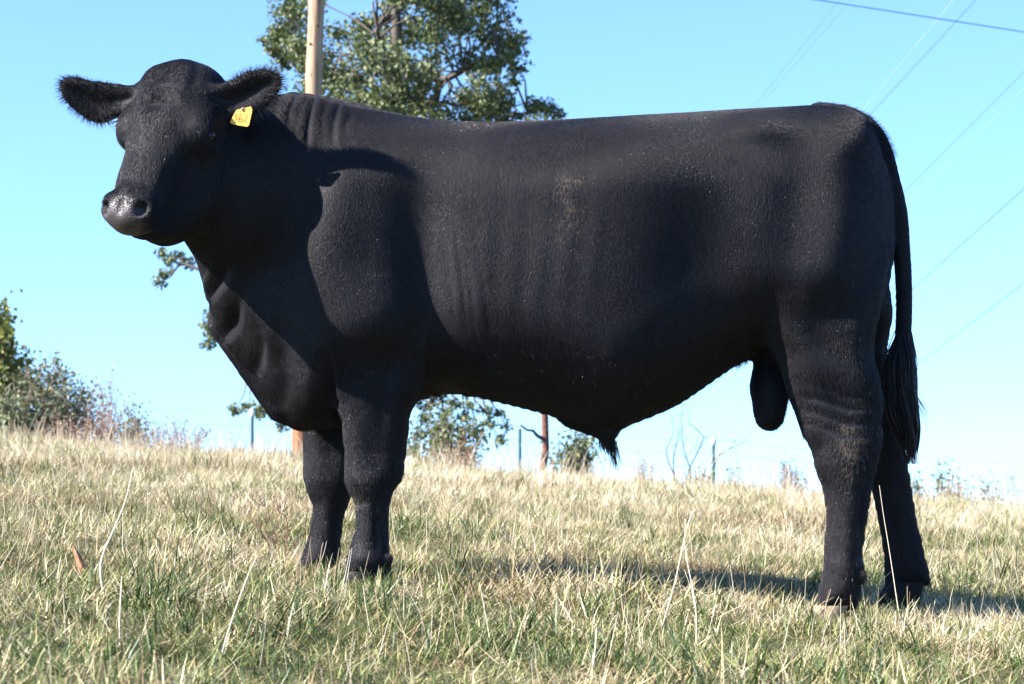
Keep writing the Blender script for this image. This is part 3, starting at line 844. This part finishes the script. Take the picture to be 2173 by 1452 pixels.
def grass():
    src = []
    for i in range(5): src.append((tuft(78, .085, (.022, .062), (.0028, .0054), (.3, 1.5), (.0, 1.7), (.08, .85)), GRASS))     # matted green and straw
    for i in range(4): src.append((tuft(44, .080, (.03, .09), (.0022, .0042), (.1, 1.1), (.0, 1.3), (.5, 1.0)), GRASS))        # straw
    for i in range(3): src.append((tuft(34, .050, (.045, .11), (.0030, .0056), (.05, .7), (.2, 1.0), (.0, .38)), GRASS))        # green clump
    for i in range(3): src.append((tuft(46, .100, (.03, .10), (.0020, .0040), (.9, 1.5), (-.5, .6), (.55, 1.0)), GRASS))      # fallen thatch
    for i in range(2): src.append((tuft(60, .095, (.03, .11), (.0020, .0042), (.5, 1.5), (-.3, 1.0), (.0, 1.0)), BROWNGRASS))   # brown mats
    n = 31000
    P = field_points(n, power=1.25)
    # thicker round the feet of the bull, where the sward closes over the hooves
    k = 0
    for hx, hy in ((-.40, -.185), (-.585, .17), (.93, -.185), (1.20, .185)):
        for q in range(26):
            a = RNG.random()*6.283; r_ = .10 + .10*RNG.random()
            P[k] = (hx + 1.15*r_*math.cos(a), hy + r_*math.sin(a), 0); k += 1
    P[:k, 2] = gz(P[:k, 0], P[:k, 1])
    y = P[:, 1]
    pn = vnoise(P*np.array([1, 1, 0]), 1.6, 21)
    u = RNG.random(n)
    straw = np.clip(.22 + .05*y + .18*pn, .10, .75)
    idx = np.where(RNG.random(n) < .22, 12 + RNG.integers(0, 3, n), 0)
    idx = np.where(idx > 0, idx, np.where(u < straw, 5 + RNG.integers(0, 4, n), np.where(u > .93 + .04*pn, 9 + RNG.integers(0, 3, n), RNG.integers(0, 5, n))))
    pb = vnoise(P*np.array([1, 1, 0]), 3.1, 77)
    idx = np.where(RNG.random(n) < np.clip((pb - .35)*1.1, .02, .75), 15 + RNG.integers(0, 2, n), idx)
    scl = RNG.uniform(.7, 1.25, n) * (1 + .40*vnoise(P*np.array([1, 1, 0]), 2.6, 5)); scl = np.clip(scl, .45, 1.9)
    scl = scl * np.interp(y, [-3, 4, 12], [.95, 1.0, 1.35])
    yaw = RNG.random(n)*6.283; tilt = RNG.normal(size=(n, 2))*.12
    scl = np.where((P[:, 0] > -.32) & (P[:, 0] < .38) & (P[:, 1] > -.55) & (P[:, 1] < -.06), scl*1.35, scl)        # lengthened beside the forelegs to cover part of the bull's ground shadow
    scl = np.where(((P[:, 0]-.90)/.14)**2 + ((P[:, 1]+.34)/.17)**2 < 1, scl*.38, scl)      # grazed short in front of the near hind hoof
    # trampled and hidden under the hooves
    scatter('grass', src, P, yaw, tilt, scl, idx, 'short mixed green and straw coloured pasture grass')
    # standing dry stalks
    ss = []
    for i in range(8):
        mb = MB(); k = random.choice((1, 1, 2))
        for _ in range(k):
            h = random.uniform(.13, .24); a = random.random()*6.283; ln = random.uniform(.02, .42); b = random.uniform(-.25, .25); kink = random.uniform(-.35, .35)
            pts = [np.array([random.uniform(-.02, .02), random.uniform(-.02, .02), -.01])]
            for j in range(6):
                aa = ln + b*j/6 + (kink if j > 3 else 0) + random.uniform(-.08, .08)
                pts.append(pts[-1] + h/6*np.array([math.cos(a)*math.sin(aa), math.sin(a)*math.sin(aa), math.cos(aa)]))
            mb.tube(pts, np.linspace(.0014, .0008, 7), 4, random.random()**1.5)
        ss.append((mb.mesh('stalk', True), STALK))
    n = 8600
    P = field_points(n, power=.75)
    P[:1300, 1] = RNG.uniform(8.5, 13.4, 1300); P[:, 2] = gz(P[:, 0], P[:, 1]) - .005
    scl = RNG.uniform(.45, 1.15, n)*np.interp(P[:, 1], [-3, 0, 5, 12], [.65, .75, .8, .95]); scl[:1300] *= 1.55
    scatter('dry_stalks', ss, P, RNG.random(n)*6.283, RNG.normal(size=(n, 2))*.10, scl, RNG.integers(0, 8, n), 'thin pale dry grass stalks standing all over the pasture')
grass()
print('grass done')
#@@VEG
# ---------------------------------------------------------------- trees, shrubs, weeds
OAKLEAF = leaf_mat('oak leaves', [(0, (0.055, 0.08, 0.028)), (.45, (0.115, 0.145, 0.052)), (.8, (0.20, 0.22, 0.10)), (.93, (0.22, 0.18, 0.07)), (1, (0.34, 0.15, 0.06))], 0.48, 0.4, 0.22)
GREYLEAF = leaf_mat('dull shrub leaves', [(0, (0.07, 0.09, 0.045)), (.5, (0.13, 0.15, 0.075)), (1, (0.26, 0.23, 0.13))], 0.5, 0.4, 0.25)
YELLOWLEAF = leaf_mat('yellowing leaves', [(0, (0.09, 0.12, 0.025)), (.5, (0.22, 0.23, 0.05)), (1, (0.42, 0.34, 0.11))], 0.45, 0.4, 0.3)
PINKLEAF = leaf_mat('withered weed heads', [(0, (0.18, 0.11, 0.08)), (.5, (0.34, 0.24, 0.17)), (1, (0.50, 0.40, 0.30))], 0.7, 0.2, 0.25)
BARK = simple('grey bark', (0.10, 0.085, 0.075), 0.9, 0.2, 0.4, 25)
DARKBARK = simple('dark twig bark', (0.09, 0.07, 0.06), 0.9, 0.2, 0.4, 25)
TWIG = simple('dry twig', (0.26, 0.19, 0.14), 0.9, 0.2, 0.4, 25)
REDSTEM = simple('red brown stem', (0.17, 0.085, 0.06), 0.8, 0.2, 0.3, 60)

def leaves_mb(mb, C, size, rng, droop=.3, flat=.6):
    """folded four corner leaves, two faces each side of the midrib"""
    n = len(C)
    d = unit(rng.normal(size=(n, 3)) + np.array([0, 0, -droop]))
    nn = unit(np.cross(d, rng.normal(size=(n, 3))) + np.array([0, 0, flat]))
    sd = unit(np.cross(d, nn)); nn = np.cross(sd, d)
    L = (size*rng.uniform(.6, 1.25, n))[:, None]; W = L*rng.uniform(.28, .42, n)[:, None]
    b = C - d*L*.5; t = C + d*L*.5; m1 = C + nn*L*.04
    tone = np.clip(rng.beta(2, 2.6, n), 0, 1)
    fold = nn*W*.35
    mb.quads(np.stack([b, m1 - sd*W + fold, t, m1], 1), tone)
    mb.quads(np.stack([b, m1, t, m1 + sd*W + fold], 1), tone)

def path(a, b, rng, n=6, wob=.08, sag=0.0):
    a = np.asarray(a, float); b = np.asarray(b, float); L = np.linalg.norm(b - a)
    t = np.linspace(0, 1, n)[:, None]
    off = rng.normal(size=(n, 3))*wob*L*np.sin(np.pi*t)
    return a + (b-a)*t + off + np.array([0, 0, 1])*sag*L*np.sin(np.pi*t)

def place(name, label, cat, x, y, group=None, z=None):
    o = bpy.data.objects.new(name, None); COL.objects.link(o)
    o.location = (x, y, float(gz(x, y)) if z is None else z); o.empty_display_size = .1
    return tag(o, label, cat, group)

def localise(mb, o):
    l = np.array(o.location)
    mb.V = [v - l for v in mb.V]
    return mb

# the oak behind the bull
def oak():
    rng = np.random.default_rng(5)
    Y = 25.0
    base = PX(808, 960, Y); base[2] = gz(base[0], Y) - .05
    t = place('oak_tree', 'large green oak tree rising behind the shoulders of the bull', 'tree', base[0], Y)
    tr = MB(); lf = MB()
    k = 1 / (F_ / (CD + Y))
    def at(px, py, dy): return PX(px, py, Y + dy) + 0
    top = at(850, -230, 0)
    trunk = path(base, top, rng, 12, .012)
    tr.tube(trunk, np.linspace(.20, .035, 12), 10)
    # crown outline in photo pixels: many cluster centres filling it, each fed by a limb
    crown = [(870,-320),(990,-260),(1070,-80),(1085,40),(1110,85),(1108,165),(1075,205),(1150,225),(1190,235),(1160,262),(1060,280),(960,330),(800,330),(640,300),(590,225),(612,175),(585,130),(552,85),(590,65),(612,0),(640,-60),(700,-150),(740,-260)]
    P = np.array(crown, float)
    cl = []
    while len(cl) < 250:
        q = np.array([rng.uniform(545, 1200), rng.uniform(-320, 330)])
        dd = poly_dist(P, np.array([[q[0]]]), np.array([[q[1]]]))[0, 0]
        if dd < 4: continue
        if 640 < q[0] < 760 and -60 < q[1] < 60 and rng.random() < .85: continue     # the gap where sky shows beside the pole
        w = 1.0 * min(1, dd/110 + .25)
        cl.append(at(q[0], q[1], rng.uniform(-2.0, 2.0)*w))
    extra = [(1060,190,.3),(1085,215,-.2),(1030,235,.4),(1100,250,.2),(1125,258,-.3),(1050,150,.5),(1075,120,-.4),(1090,175,.1),(1170,232,0),(1185,245,.2),(1150,228,-.2),(1110,80,0),(1098,150,.2),(560,85,.2),(575,105,-.1),(612,20,0),(625,-5,.1),(345,540,.5),(362,556,.4),(352,582,.3),(378,545,.5),(400,560,.5),(446,668,-.3),(440,690,-.3),(448,715,-.2),(441,732,-.2),(455,700,-.2),
             (500,870,.2),(530,862,.1),(560,872,0),(585,880,.1),(600,905,.2),(570,860,.1),(620,890,.2),(545,880,.3),(340,600,.4),
             (880,850,.2),(905,862,.1),(935,850,.2),(965,858,.0),(1000,862,-.1),(1030,870,.1),(1060,880,.2),(1075,905,.1),(1040,900,0),(985,885,.3),(945,880,.2),(900,890,.0),(1010,915,.2),(925,915,.1),(1062,935,.1),(890,925,.3)]
    inner = [trunk[i] for i in range(3, 12)]
    limbs = []
    for gx, gy, dy in [(600,120,.6),(560,300,-.4),(1090,110,-.5),(1120,240,.6),(960,-120,.8),(760,-160,-.9),(700,160,1.2),(980,150,-1.2),(890,230,1.0),(800,60,-1.5),(470,640,.2),(390,560,.4),(980,640,-.4),(560,760,.3),(1000,820,.1),(840,-250,.4)]:
        g = at(gx, gy, dy); j = int(np.clip(np.argmin(np.abs(trunk[:, 2] - (g[2]-.9))), 2, 9))
        pth = path(trunk[j], g, rng, 8, .05, .06); limbs.append(pth)
        tr.tube(pth, np.linspace(.075, .022, 8), 6)
    LP = np.concatenate(limbs + [trunk[3:]])
    ce = [at(a, b, d) for a, b, d in extra]
    for i, c in enumerate(cl + ce):
        small = i >= len(cl)
        s0 = LP[np.argmin(np.linalg.norm(LP - c, axis=1) + .25*np.maximum(0, LP[:, 2]-c[2]))]
        tr.tube(path(s0, c, rng, 5, .07, .05), np.linspace(.018, .005, 5), 4)
        n = 60 if small else rng.integers(110, 230)
        r = .11 if small else rng.uniform(.16, .30)
        # twigs inside the clump carry the leaves
        for q in range(3):
            e = c + unit(rng.normal(size=3))*r*1.1
            tr.tube(path(c, e, rng, 3, .1), np.linspace(.006, .003, 3), 3)
        C = c + unit(rng.normal(size=(n, 3)))*(r*rng.random(n)**.55)[:, None]*np.array([1.1, 1.1, .85])
        leaves_mb(lf, C, .068, rng)
    localise(tr, t).build('trunk', BARK, t)
    localise(lf, t).build('crown', OAKLEAF, t, False)
oak()

def shrub(name, label, cat, px, py_base, py_top, wpx, Y, stems, leaves, size, mat, bark, seed, parts=('stem', 'foliage'), group=None, upright=1.0, rad=.012, top_bias=.5, dep=.6, lean=0.0):
    """a bush whose stems fan out from the ground and carry leaves along their upper reach"""
    rng = np.random.default_rng(seed)
    b = PX(px, py_base, Y); b[2] = gz(b[0], Y)
    k = (CD + Y)/F_
    top = CZ - (py_top - 1080)*k
    hgt = max(top - b[2], .1); w = wpx*k/2
    o = place(name, label, cat, b[0], Y, group)
    st, lf = MB(), MB()
    per = max(1, leaves//max(stems, 1))
    for i in range(stems):
        a = rng.random()*6.283; r = rng.random()**.6
        h = hgt*rng.uniform(.55, 1.0)*(1 - .35*r*r/upright)
        e = np.array([b[0] + w*r*math.cos(a) + lean*h, Y + w*dep*r*math.sin(a)*1.4, b[2] + h])
        s0 = np.array([b[0] + .22*w*r*math.cos(a), Y + .2*w*r*math.sin(a), b[2] - .05])
        p = catmull(path(s0, e, rng, 6, .05), 2)
        st.tube(p, np.linspace(rad, rad*.22, len(p)), 4)
        tips = [p]
        for q in range(4):
            j = rng.integers(len(p)//3, len(p)-1)
            e2 = p[j] + (unit(rng.normal(size=3) + np.array([0, 0, .7]))*h*rng.uniform(.10, .28))
            pp = path(p[j], e2, rng, 4, .08); st.tube(pp, np.linspace(rad*.4, rad*.15, 4), 3); tips.append(pp)
        if per and leaves:
            pool = np.concatenate([tips[0][int(len(p)*top_bias):]] + tips[1:])
            C = pool[rng.integers(0, len(pool), per)] + rng.normal(size=(per, 3))*size*.9
            leaves_mb(lf, C, size, rng)
    localise(st, o).build(parts[0], bark, o)
    if leaves: localise(lf, o).build(parts[1], mat, o, False)
    return o

# left edge
shrub('young_tree', 'bushy yellow green tree cut off by the left edge of the picture', 'tree', -22, 930, 615, 210, 17, 36, 10500, .070, YELLOWLEAF, BARK, 31, ('trunk', 'crown'), rad=.03, top_bias=.25)
shrub('shrub', 'rounded grey green thicket beside the yellow green tree', 'shrub', 100, 925, 748, 260, 16, 80, 5200, .046, GREYLEAF, TWIG, 32, rad=.010, top_bias=.2)
shrub('shrub', 'dark low bush at the foot of the yellow green tree', 'shrub', 30, 925, 830, 90, 14.5, 26, 900, .045, OAKLEAF, DARKBARK, 33, rad=.008, top_bias=.2)
shrub('tall_weed', 'cluster of tall upright dead weed stems right of the grey thicket', 'weed', 222, 930, 745, 70, 14, 17, 420, .022, PINKLEAF, TWIG, 34, rad=.006, upright=4, top_bias=.3)
shrub('shrub', 'small round leafy weed bush right of the tall dead stems', 'shrub', 285, 935, 832, 95, 13.5, 34, 760, .030, GREYLEAF, TWIG, 35, rad=.005)
shrub('weed', 'low pinkish weed patch on the crest below the grey thicket', 'weed', 190, 930, 860, 220, 12.5, 90, 1300, .022, PINKLEAF, REDSTEM, 36, rad=.003, dep=.3)
shrub('weed', 'sparse reddish weeds on the crest between thicket and brisket', 'weed', 365, 940, 868, 200, 12.5, 80, 900, .020, PINKLEAF, REDSTEM, 37, rad=.003, dep=.3)
shrub('weed', 'thin dry weed stems beside the white topped fence post', 'weed', 500, 945, 875, 60, 13, 10, 60, .020, GREYLEAF, TWIG, 38, rad=.003)
# under the belly
shrub('shrub', 'brown and green brush seen under the chest of the bull', 'shrub', 940, 975, 842, 210, 14, 50, 2400, .042, OAKLEAF, TWIG, 41, rad=.008, top_bias=.3)
shrub('weed', 'red stemmed weeds in front of the brush under the chest', 'weed', 985, 985, 905, 110, 12, 26, 220, .022, PINKLEAF, REDSTEM, 42, rad=.004, dep=.3)
shrub('shrub', 'brownish bush right of the broken dead tree under the belly', 'shrub', 1222, 985, 868, 110, 16, 30, 1300, .050, OAKLEAF, DARKBARK, 43, rad=.010, top_bias=.2)
shrub('sapling', 'bare upright sapling under the belly, nearer to the bush', 'sapling', 1432, 1000, 835, 40, 16, 2, 0, .03, None, DARKBARK, 44, ('trunk',), upright=9, rad=.0105)
shrub('sapling', 'bare upright sapling under the belly, nearer to the white topped post', 'sapling', 1466, 1000, 815, 40, 16.5, 2, 0, .03, None, DARKBARK, 45, ('trunk',), upright=9, rad=.0105)
shrub('sapling', 'leaning bare sapling between the upright saplings and the scrotum', 'sapling', 1440, 1005, 800, 30, 17, 2, 0, .03, None, TWIG, 46, ('trunk',), upright=9, rad=.012, lean=.85)
shrub('weed', 'faint pink weed clump left of the bare saplings', 'weed', 1365, 1000, 955, 70, 13, 24, 300, .020, PINKLEAF, TWIG, 47, rad=.003)
shrub('weed', 'low green weed clump right of the bare saplings', 'weed', 1480, 1005, 975, 100, 12.5, 26, 300, .025, YELLOWLEAF, TWIG, 48, rad=.003)
# right
shrub('weed', 'small dark weed left of the near hind leg', 'weed', 1560, 1012, 965, 40, 13, 10, 120, .024, GREYLEAF, DARKBARK, 51, rad=.004)
shrub('shrub', 'pinkish brown shrub touching the near hind leg', 'shrub', 1678, 1018, 955, 80, 13, 34, 560, .024, PINKLEAF, REDSTEM, 52, rad=.004)
shrub('weed', 'dark leafy weed just right of the far hind leg', 'weed', 1942, 1035, 985, 50, 13, 14, 300, .030, OAKLEAF, DARKBARK, 53, rad=.004)
shrub('weed', 'tallest leafy weed on the crest right of the hind legs', 'weed', 2000, 1040, 968, 50, 13, 16, 330, .030, GREYLEAF, DARKBARK, 54, rad=.004, upright=3)
shrub('weed', 'pinkish weed heads between the leafy weeds on the right crest', 'weed', 2035, 1042, 982, 70, 12.5, 26, 420, .022, PINKLEAF, TWIG, 55, rad=.003)
shrub('weed', 'wide leafy weed near the right edge of the crest', 'weed', 2095, 1045, 990, 80, 13, 20, 260, .028, GREYLEAF, TWIG, 56, rad=.004)
shrub('tall_weed', 'tall pale feathery weed at the right end of the crest', 'weed', 2148, 1045, 940, 60, 12.5, 12, 90, .018, PINKLEAF, TWIG, 57, rad=.003, upright=3)

# broken dead trunk with one arm
def snag():
    Y = 17; b = PX(1154, 990, Y); b[2] = gz(b[0], Y) - .05
    o = place('dead_tree', 'reddish brown broken trunk with one bare arm seen under the belly', 'dead tree', b[0], Y)
    rng = np.random.default_rng(8)
    m = simple('red brown bark', (0.15, 0.065, 0.045), .9, .2, .4, 30)
    mb = MB(); tp = PX(1155, 770, Y); mb.tube(path(b, tp, rng, 9, .01), np.linspace(.042, .030, 9), 8); localise(mb, o).build('trunk', m, o)
    mb = MB(); mb.tube(path(PX(1153, 932, Y), PX(1104, 902, Y-.1), rng, 5, .03), np.linspace(.022, .009, 5), 6); localise(mb, o).build('branch', DARKBARK, o)
snag()

# utility pole, slightly leaning
def pole():
    Y = 17.5
    a = PX(634, 945, Y); a[2] = gz(a[0], Y) - .2
    b = PX(684, -330, Y)
    m, nt, bs = new_mat('weathered pole wood')
    p = geo_pos(nt)
    n1 = noise(nt, 1, 6, scaled(nt, p, (26, 26, 1.6))); n2 = noise(nt, 3, 4, p); n3 = noise(nt, 1, 3, scaled(nt, p, (60, 60, 9)))
    r = ramp(nt, [(.30, (.10, .06, .035)), (.46, (.33, .22, .135)), (.7, (.50, .37, .25))]); nt.links.new(n1.outputs[0], r.inputs[0])
    sep = nt.nodes.new('ShaderNodeSeparateXYZ'); nt.links.new(p, sep.inputs[0])
    mr = nt.nodes.new('ShaderNodeMapRange'); nt.links.new(mathn(nt, 'MULTIPLY_ADD', n2.outputs[0], .8, sep.outputs[2]), mr.inputs[0])
    mr.inputs[1].default_value = 1.8; mr.inputs[2].default_value = 3.2; mr.inputs[3].default_value = 1; mr.inputs[4].default_value = 0
    c = mix(nt, mr.outputs[0], r.outputs[0], mix(nt, .85, r.outputs[0], (.28, .095, .035)))
    nt.links.new(mix(nt, mathn(nt, 'MULTIPLY', n3.outputs[0], .35), c, (.10, .06, .035)), bs.inputs['Base Color'])
    bs.inputs['Roughness'].default_value = .85
    bump(nt, bs, n1.outputs[0], .7, .01)
    o = place('utility_pole', 'tall weathered wooden utility pole in front of the oak', 'utility pole', a[0], Y, z=a[2])
    rng = np.random.default_rng(2)
    mb = MB(); t = np.linspace(0, 1, 40)[:, None]; pts = a + (b-a)*t
    mb.tube(pts, np.linspace(.098, .080, 40)*(1+.015*rng.normal(size=40)), 16)
    localise(mb, o).build('shaft', m, o)
    kn = simple('dark knot', (.06, .035, .02), .9, .2, .2)
    for py, dx in [(175, 8), (60, -9), (25, 5), (120, -4), (210, 2)]:
        mb = MB(); c = a + (b-a)*((945-py)/(945+330)); c = c + np.array([dx*.0048, -.080, 0])
        mb.tube([c + np.array([0, .012, -.004]), c, c + np.array([0, -.006, .004])], [.014, .013, .006], 7)
        localise(mb, o).build('knot', kn, o)
pole()

# electric fence along the crest
def fence():
    Y = 15.5
    g = simple('green steel post', (.06, .10, .10), .5, .4, .2, 40); w = simple('white insulator', (.8, .8, .78), .4, .4, .05); wm = simple('fence wire', (.14, .16, .17), .4, .6, .1)
    x0 = PX(535, 930, Y)[0]
    o = place('wire_fence', 'thin wire fence on steel posts with white tops along the crest', 'fence', x0, Y)
    posts = [(-470, 800), (40, 838), (535, 868), (1103, 897), (1514, 928), (2330, 985), (2900, 1010)]
    tops = []
    for px, py in posts:
        t = PX(px, py, Y); b = t.copy(); b[2] = gz(t[0], Y) - .2; tops.append(t)
        mb = MB(); mb.tube([b, b*.5+t*.5, t - np.array([0, 0, .06])], .016, 6); po = localise(mb, o).build('post', g, o)
        mb = MB(); mb.tube([t - np.array([0, 0, .075]), t - np.array([0, 0, .06]), t - np.array([0, 0, .02]), t], [.016, .028, .028, .014], 8)
        if px not in (40, 1103): localise(mb, o).build('insulator', w, po)
    for dz in (-.03, -.16, -.29, -.42):
        mb = MB(); pts = []
        for a, b in zip(tops, tops[1:]):
            for q in np.linspace(0, 1, 8)[:-1]: pts.append(a + (b-a)*q + np.array([0, -.02, dz - .03*math.sin(math.pi*q)]))
        mb.tube(pts, .0013, 4); localise(mb, o).build('wire', wm, o)
fence()

# overhead lines
def lines():
    m = simple('grey blue conductor', (.10, .16, .20), .5, .5, .1, 5); pale = simple('pale aluminium conductor', (.50, .52, .55), .4, .5, .1, 5)
    def span(p0, p1, r, mat, label, t0, t1, sag=0.0, n=40):
        t = np.linspace(t0, t1, n)[:, None]; pts = p0 + (p1-p0)*t
        c = (t0+t1)/2; h = (t1-t0)/2; L = np.linalg.norm((p1-p0)*(t1-t0))
        pts[:, 2] -= (sag*L*(1-((t-c)/h)**2) - sag*L*0)[:, 0]
        mb = MB(); mb.tube(pts, r, 6)
        o = place('power_line', label, 'power line', pts[0][0], pts[0][1], 'overhead power lines', pts[0][2])
        localise(mb, o).build('cable', mat, o)
    span(PX(1735, 0, 29), PX(2173, 68, 31), .0085, m, 'thick dark cable crossing the top right corner from side to side', -6, 5)
    def run(pa, pb, zc, r, mat, label):
        da = zc*F_/(1080-pa[1]); db = zc*F_/(1080-pb[1])
        A = PX(pa[0], pa[1], da-CD); B = PX(pb[0], pb[1], db-CD)
        span(A, B, r, mat, label, -1.2, 22)
    run((2070,0), (1845,245), 14, .012, m, 'dark diagonal cable meeting the back just in front of the tail')
    run((2012,14), (1900,150), 15, .007, pale, 'pale thin diagonal cable left of the dark one in front of the tail')
    run((1782,0), (1600,225), 16, .006, m, 'faint diagonal cable over the hips, left of its twin')
    run((1806,0), (1612,225), 16, .005, m, 'faint diagonal cable over the hips, right of its twin')
    run((2173,152), (1925,402), 13, .010, m, 'dark diagonal cable running down to the tail from the right edge')
    run((2173,190), (1925,430), 13.5, .0045, pale, 'faint thin cable just under the one that meets the tail')
    run((2173,400), (1938,612), 11, .019, m, 'second lowest dark cable behind the middle of the tail')
    run((2173,470), (1950,732), 10.5, .006, pale, 'faint thin cable above the lowest one behind the tail')
    run((2173,600), (1948,773), 9, .021, m, 'lowest diagonal cable behind the switch of the tail')
lines()

# ---------------------------------------------------------------- single plants in the pasture
# nearer points of the picture lie lower: walk out until the sight line meets the ground
def hit(px, py):
    for Y in np.arange(-4.5, 14, .02):
        p = PX(px, py, Y)
        if p[2] <= gz(p[0], Y): return np.array([p[0], Y, float(gz(p[0], Y))])
    return np.array([PX(px, py, 8)[0], 8, float(gz(PX(px, py, 8)[0], 8))])

def stalk(name, label, cat, pts, r, mat, group=None):
    b = hit(*pts[0]); o = place(name, label, cat, b[0], b[1], group)
    P = np.array([PX(a, c, b[1]) for a, c in pts]); P[0] = b + np.array([0, 0, -.02])
    P[1:, 1] += np.linspace(.01, .05, len(pts)-1)*(1 if len(name) % 2 else -1)
    P = catmull(P, 5); mb = MB(); mb.tube(P, np.linspace(r, r*.45, len(P)), 5, .8)
    localise(mb, o).build('stem', mat, o)
    return o
stalk('dry_stalk', 'longest bent pale stalk leaning right, left of the forelegs', 'dry stalk', [(226,1275),(212,1200),(240,1120),(262,1060),(276,990)], .0030, STALK)
stalk('dry_stalk', 'tall thin pale stalk standing in front of the far hind leg', 'dry stalk', [(1915,1330),(1904,1270),(1897,1215),(1888,1150),(1880,1095),(1872,1030)], .0016, STALK)
stalk('dry_stalk', 'thin pale stalk standing in front of the near hind leg', 'dry stalk', [(1840,1300),(1828,1230),(1824,1170)], .0020, STALK)
stalk('dry_stalk', 'pale stalk leaning left in the lower left grass', 'dry stalk', [(462,1400),(490,1320),(520,1230),(540,1180)], .0022, STALK)
stalk('dry_stalk', 'upright pale stalk in the lower left grass', 'dry stalk', [(257,1390),(252,1320),(250,1225)], .0024, STALK)
stalk('dry_stalk', 'long pale stalk leaning right below the belly shadow', 'dry stalk', [(1398,1340),(1432,1240),(1460,1120),(1478,1080)], .0022, STALK)
stalk('dry_stalk', 'pale stalk leaning left that crosses the belly shadow', 'dry stalk', [(1476,1400),(1478,1300),(1462,1200),(1455,1150)], .0020, STALK)
stalk('dry_stalk', 'pale bent stalk in the middle of the foreground', 'dry stalk', [(1248,1452),(1262,1390),(1268,1335)], .0024, STALK)

def red_weed():
    b = hit(590, 1205); o = place('red_weed', 'wispy red brown dead weed left of the far foreleg', 'weed', b[0], b[1])
    rng = np.random.default_rng(12); mb = MB()
    for e in [(560,1060),(600,1070),(545,1110),(620,1100),(585,1040),(520,1090),(640,1130),(612,1050)]:
        E = PX(e[0], e[1], b[1] + rng.uniform(-.06, .06)); p = catmull(path(b, E, rng, 5, .06), 3); mb.tube(p, np.linspace(.0018, .0007, len(p)), 4)
        for q in range(6):
            j = rng.integers(4, len(p)-1); d = unit(rng.normal(size=3)*[1, .6, .5] + [0, 0, .9])
            mb.tube([p[j], p[j] + d*.025, p[j] + d*.045 + np.array([0, 0, .008])], [.0009, .0008, .0005], 3)
    localise(mb, o).build('stem', REDSTEM, o)
red_weed()

def dry_leaf():
    b = hit(170, 1222)
    m, nt, bs = new_mat('rust brown leaf'); p = geo_pos(nt); n = noise(nt, 60, 4, p)
    r = ramp(nt, [(.3, (.22, .07, .03)), (.7, (.50, .20, .10))]); nt.links.new(n.outputs[0], r.inputs[0]); nt.links.new(r.outputs[0], bs.inputs['Base Color']); bs.inputs['Roughness'].default_value = .6
    rows = [((172,1228),2), ((176,1214),9), ((172,1198),10), ((166,1182),7), ((160,1168),5), ((155,1158),1.5)]
    V = []
    for i, ((px, py), w) in enumerate(rows):
        for s_ in (-1, -.4, 0, .4, 1): V.append(PX(px + s_*w, py, b[1] + .012*abs(s_) + .004*i) )
    F = [[5*i+j, 5*i+j+1, 5*i+j+6, 5*i+j+5] for i in range(len(rows)-1) for j in range(4)]
    V = np.array(V); V2 = V + np.array([0, .0012, 0])
    mb = MB(); mb.add(V, F); mb.add(V2, [f[::-1] for f in F])
    o = mb.build('dry_leaf', m); tag(o, 'curled rust brown dead leaf standing in the grass at lower left', 'leaf')
dry_leaf()

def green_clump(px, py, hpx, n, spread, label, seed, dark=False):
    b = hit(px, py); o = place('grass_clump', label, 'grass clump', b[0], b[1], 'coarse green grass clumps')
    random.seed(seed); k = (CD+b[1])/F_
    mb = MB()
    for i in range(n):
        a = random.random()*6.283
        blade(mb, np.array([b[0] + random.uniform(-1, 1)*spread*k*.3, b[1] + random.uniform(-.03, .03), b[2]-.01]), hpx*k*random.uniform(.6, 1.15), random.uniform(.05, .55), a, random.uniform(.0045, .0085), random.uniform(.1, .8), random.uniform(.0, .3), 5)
    localise(mb, o).build('blade', SHADEDGRASS if dark else GREENGRASS, o, False)
GREENGRASS = leaf_mat('green grass blades', [(0, (.05, .10, .025)), (.5, (.11, .17, .05)), (1, (.20, .24, .08))], .4, .45, .3)
SHADEDGRASS = leaf_mat('shaded grass blades', [(0, (.02, .035, .014)), (1, (.05, .07, .025))], .4, .4, .2)  # darker copy of the green blades: the bull's shadow put into their colour
for a in [(90,1440,150,9,120,'coarse green clump in the lower left corner',1), (180,1435,140,7,90,'coarse green clump right of the corner clump, lower left',2),
          (1010,1140,80,12,60,'dark green clump on the slope behind the near foreleg',3), (1730,1440,110,9,120,'coarse green clump at the bottom, below the hind legs',4),
          (1350,1440,110,8,100,'coarse green clump at the bottom, below the belly',5), (2000,1450,90,9,120,'coarse green clump at the bottom right',6),
          (330,1440,120,6,80,'sparse green clump at the bottom, left of the forelegs',7), (880,1095,70,12,60,'green clump touching the rear of the near foreleg',8)]:
    green_clump(*a)
green_clump(700, 1262, 95, 12, 70, 'tuft of grass blades in front of the far fore hoof', 21); green_clump(800, 1272, 100, 14, 80, 'tuft of grass blades in front of the near fore hoof', 22)
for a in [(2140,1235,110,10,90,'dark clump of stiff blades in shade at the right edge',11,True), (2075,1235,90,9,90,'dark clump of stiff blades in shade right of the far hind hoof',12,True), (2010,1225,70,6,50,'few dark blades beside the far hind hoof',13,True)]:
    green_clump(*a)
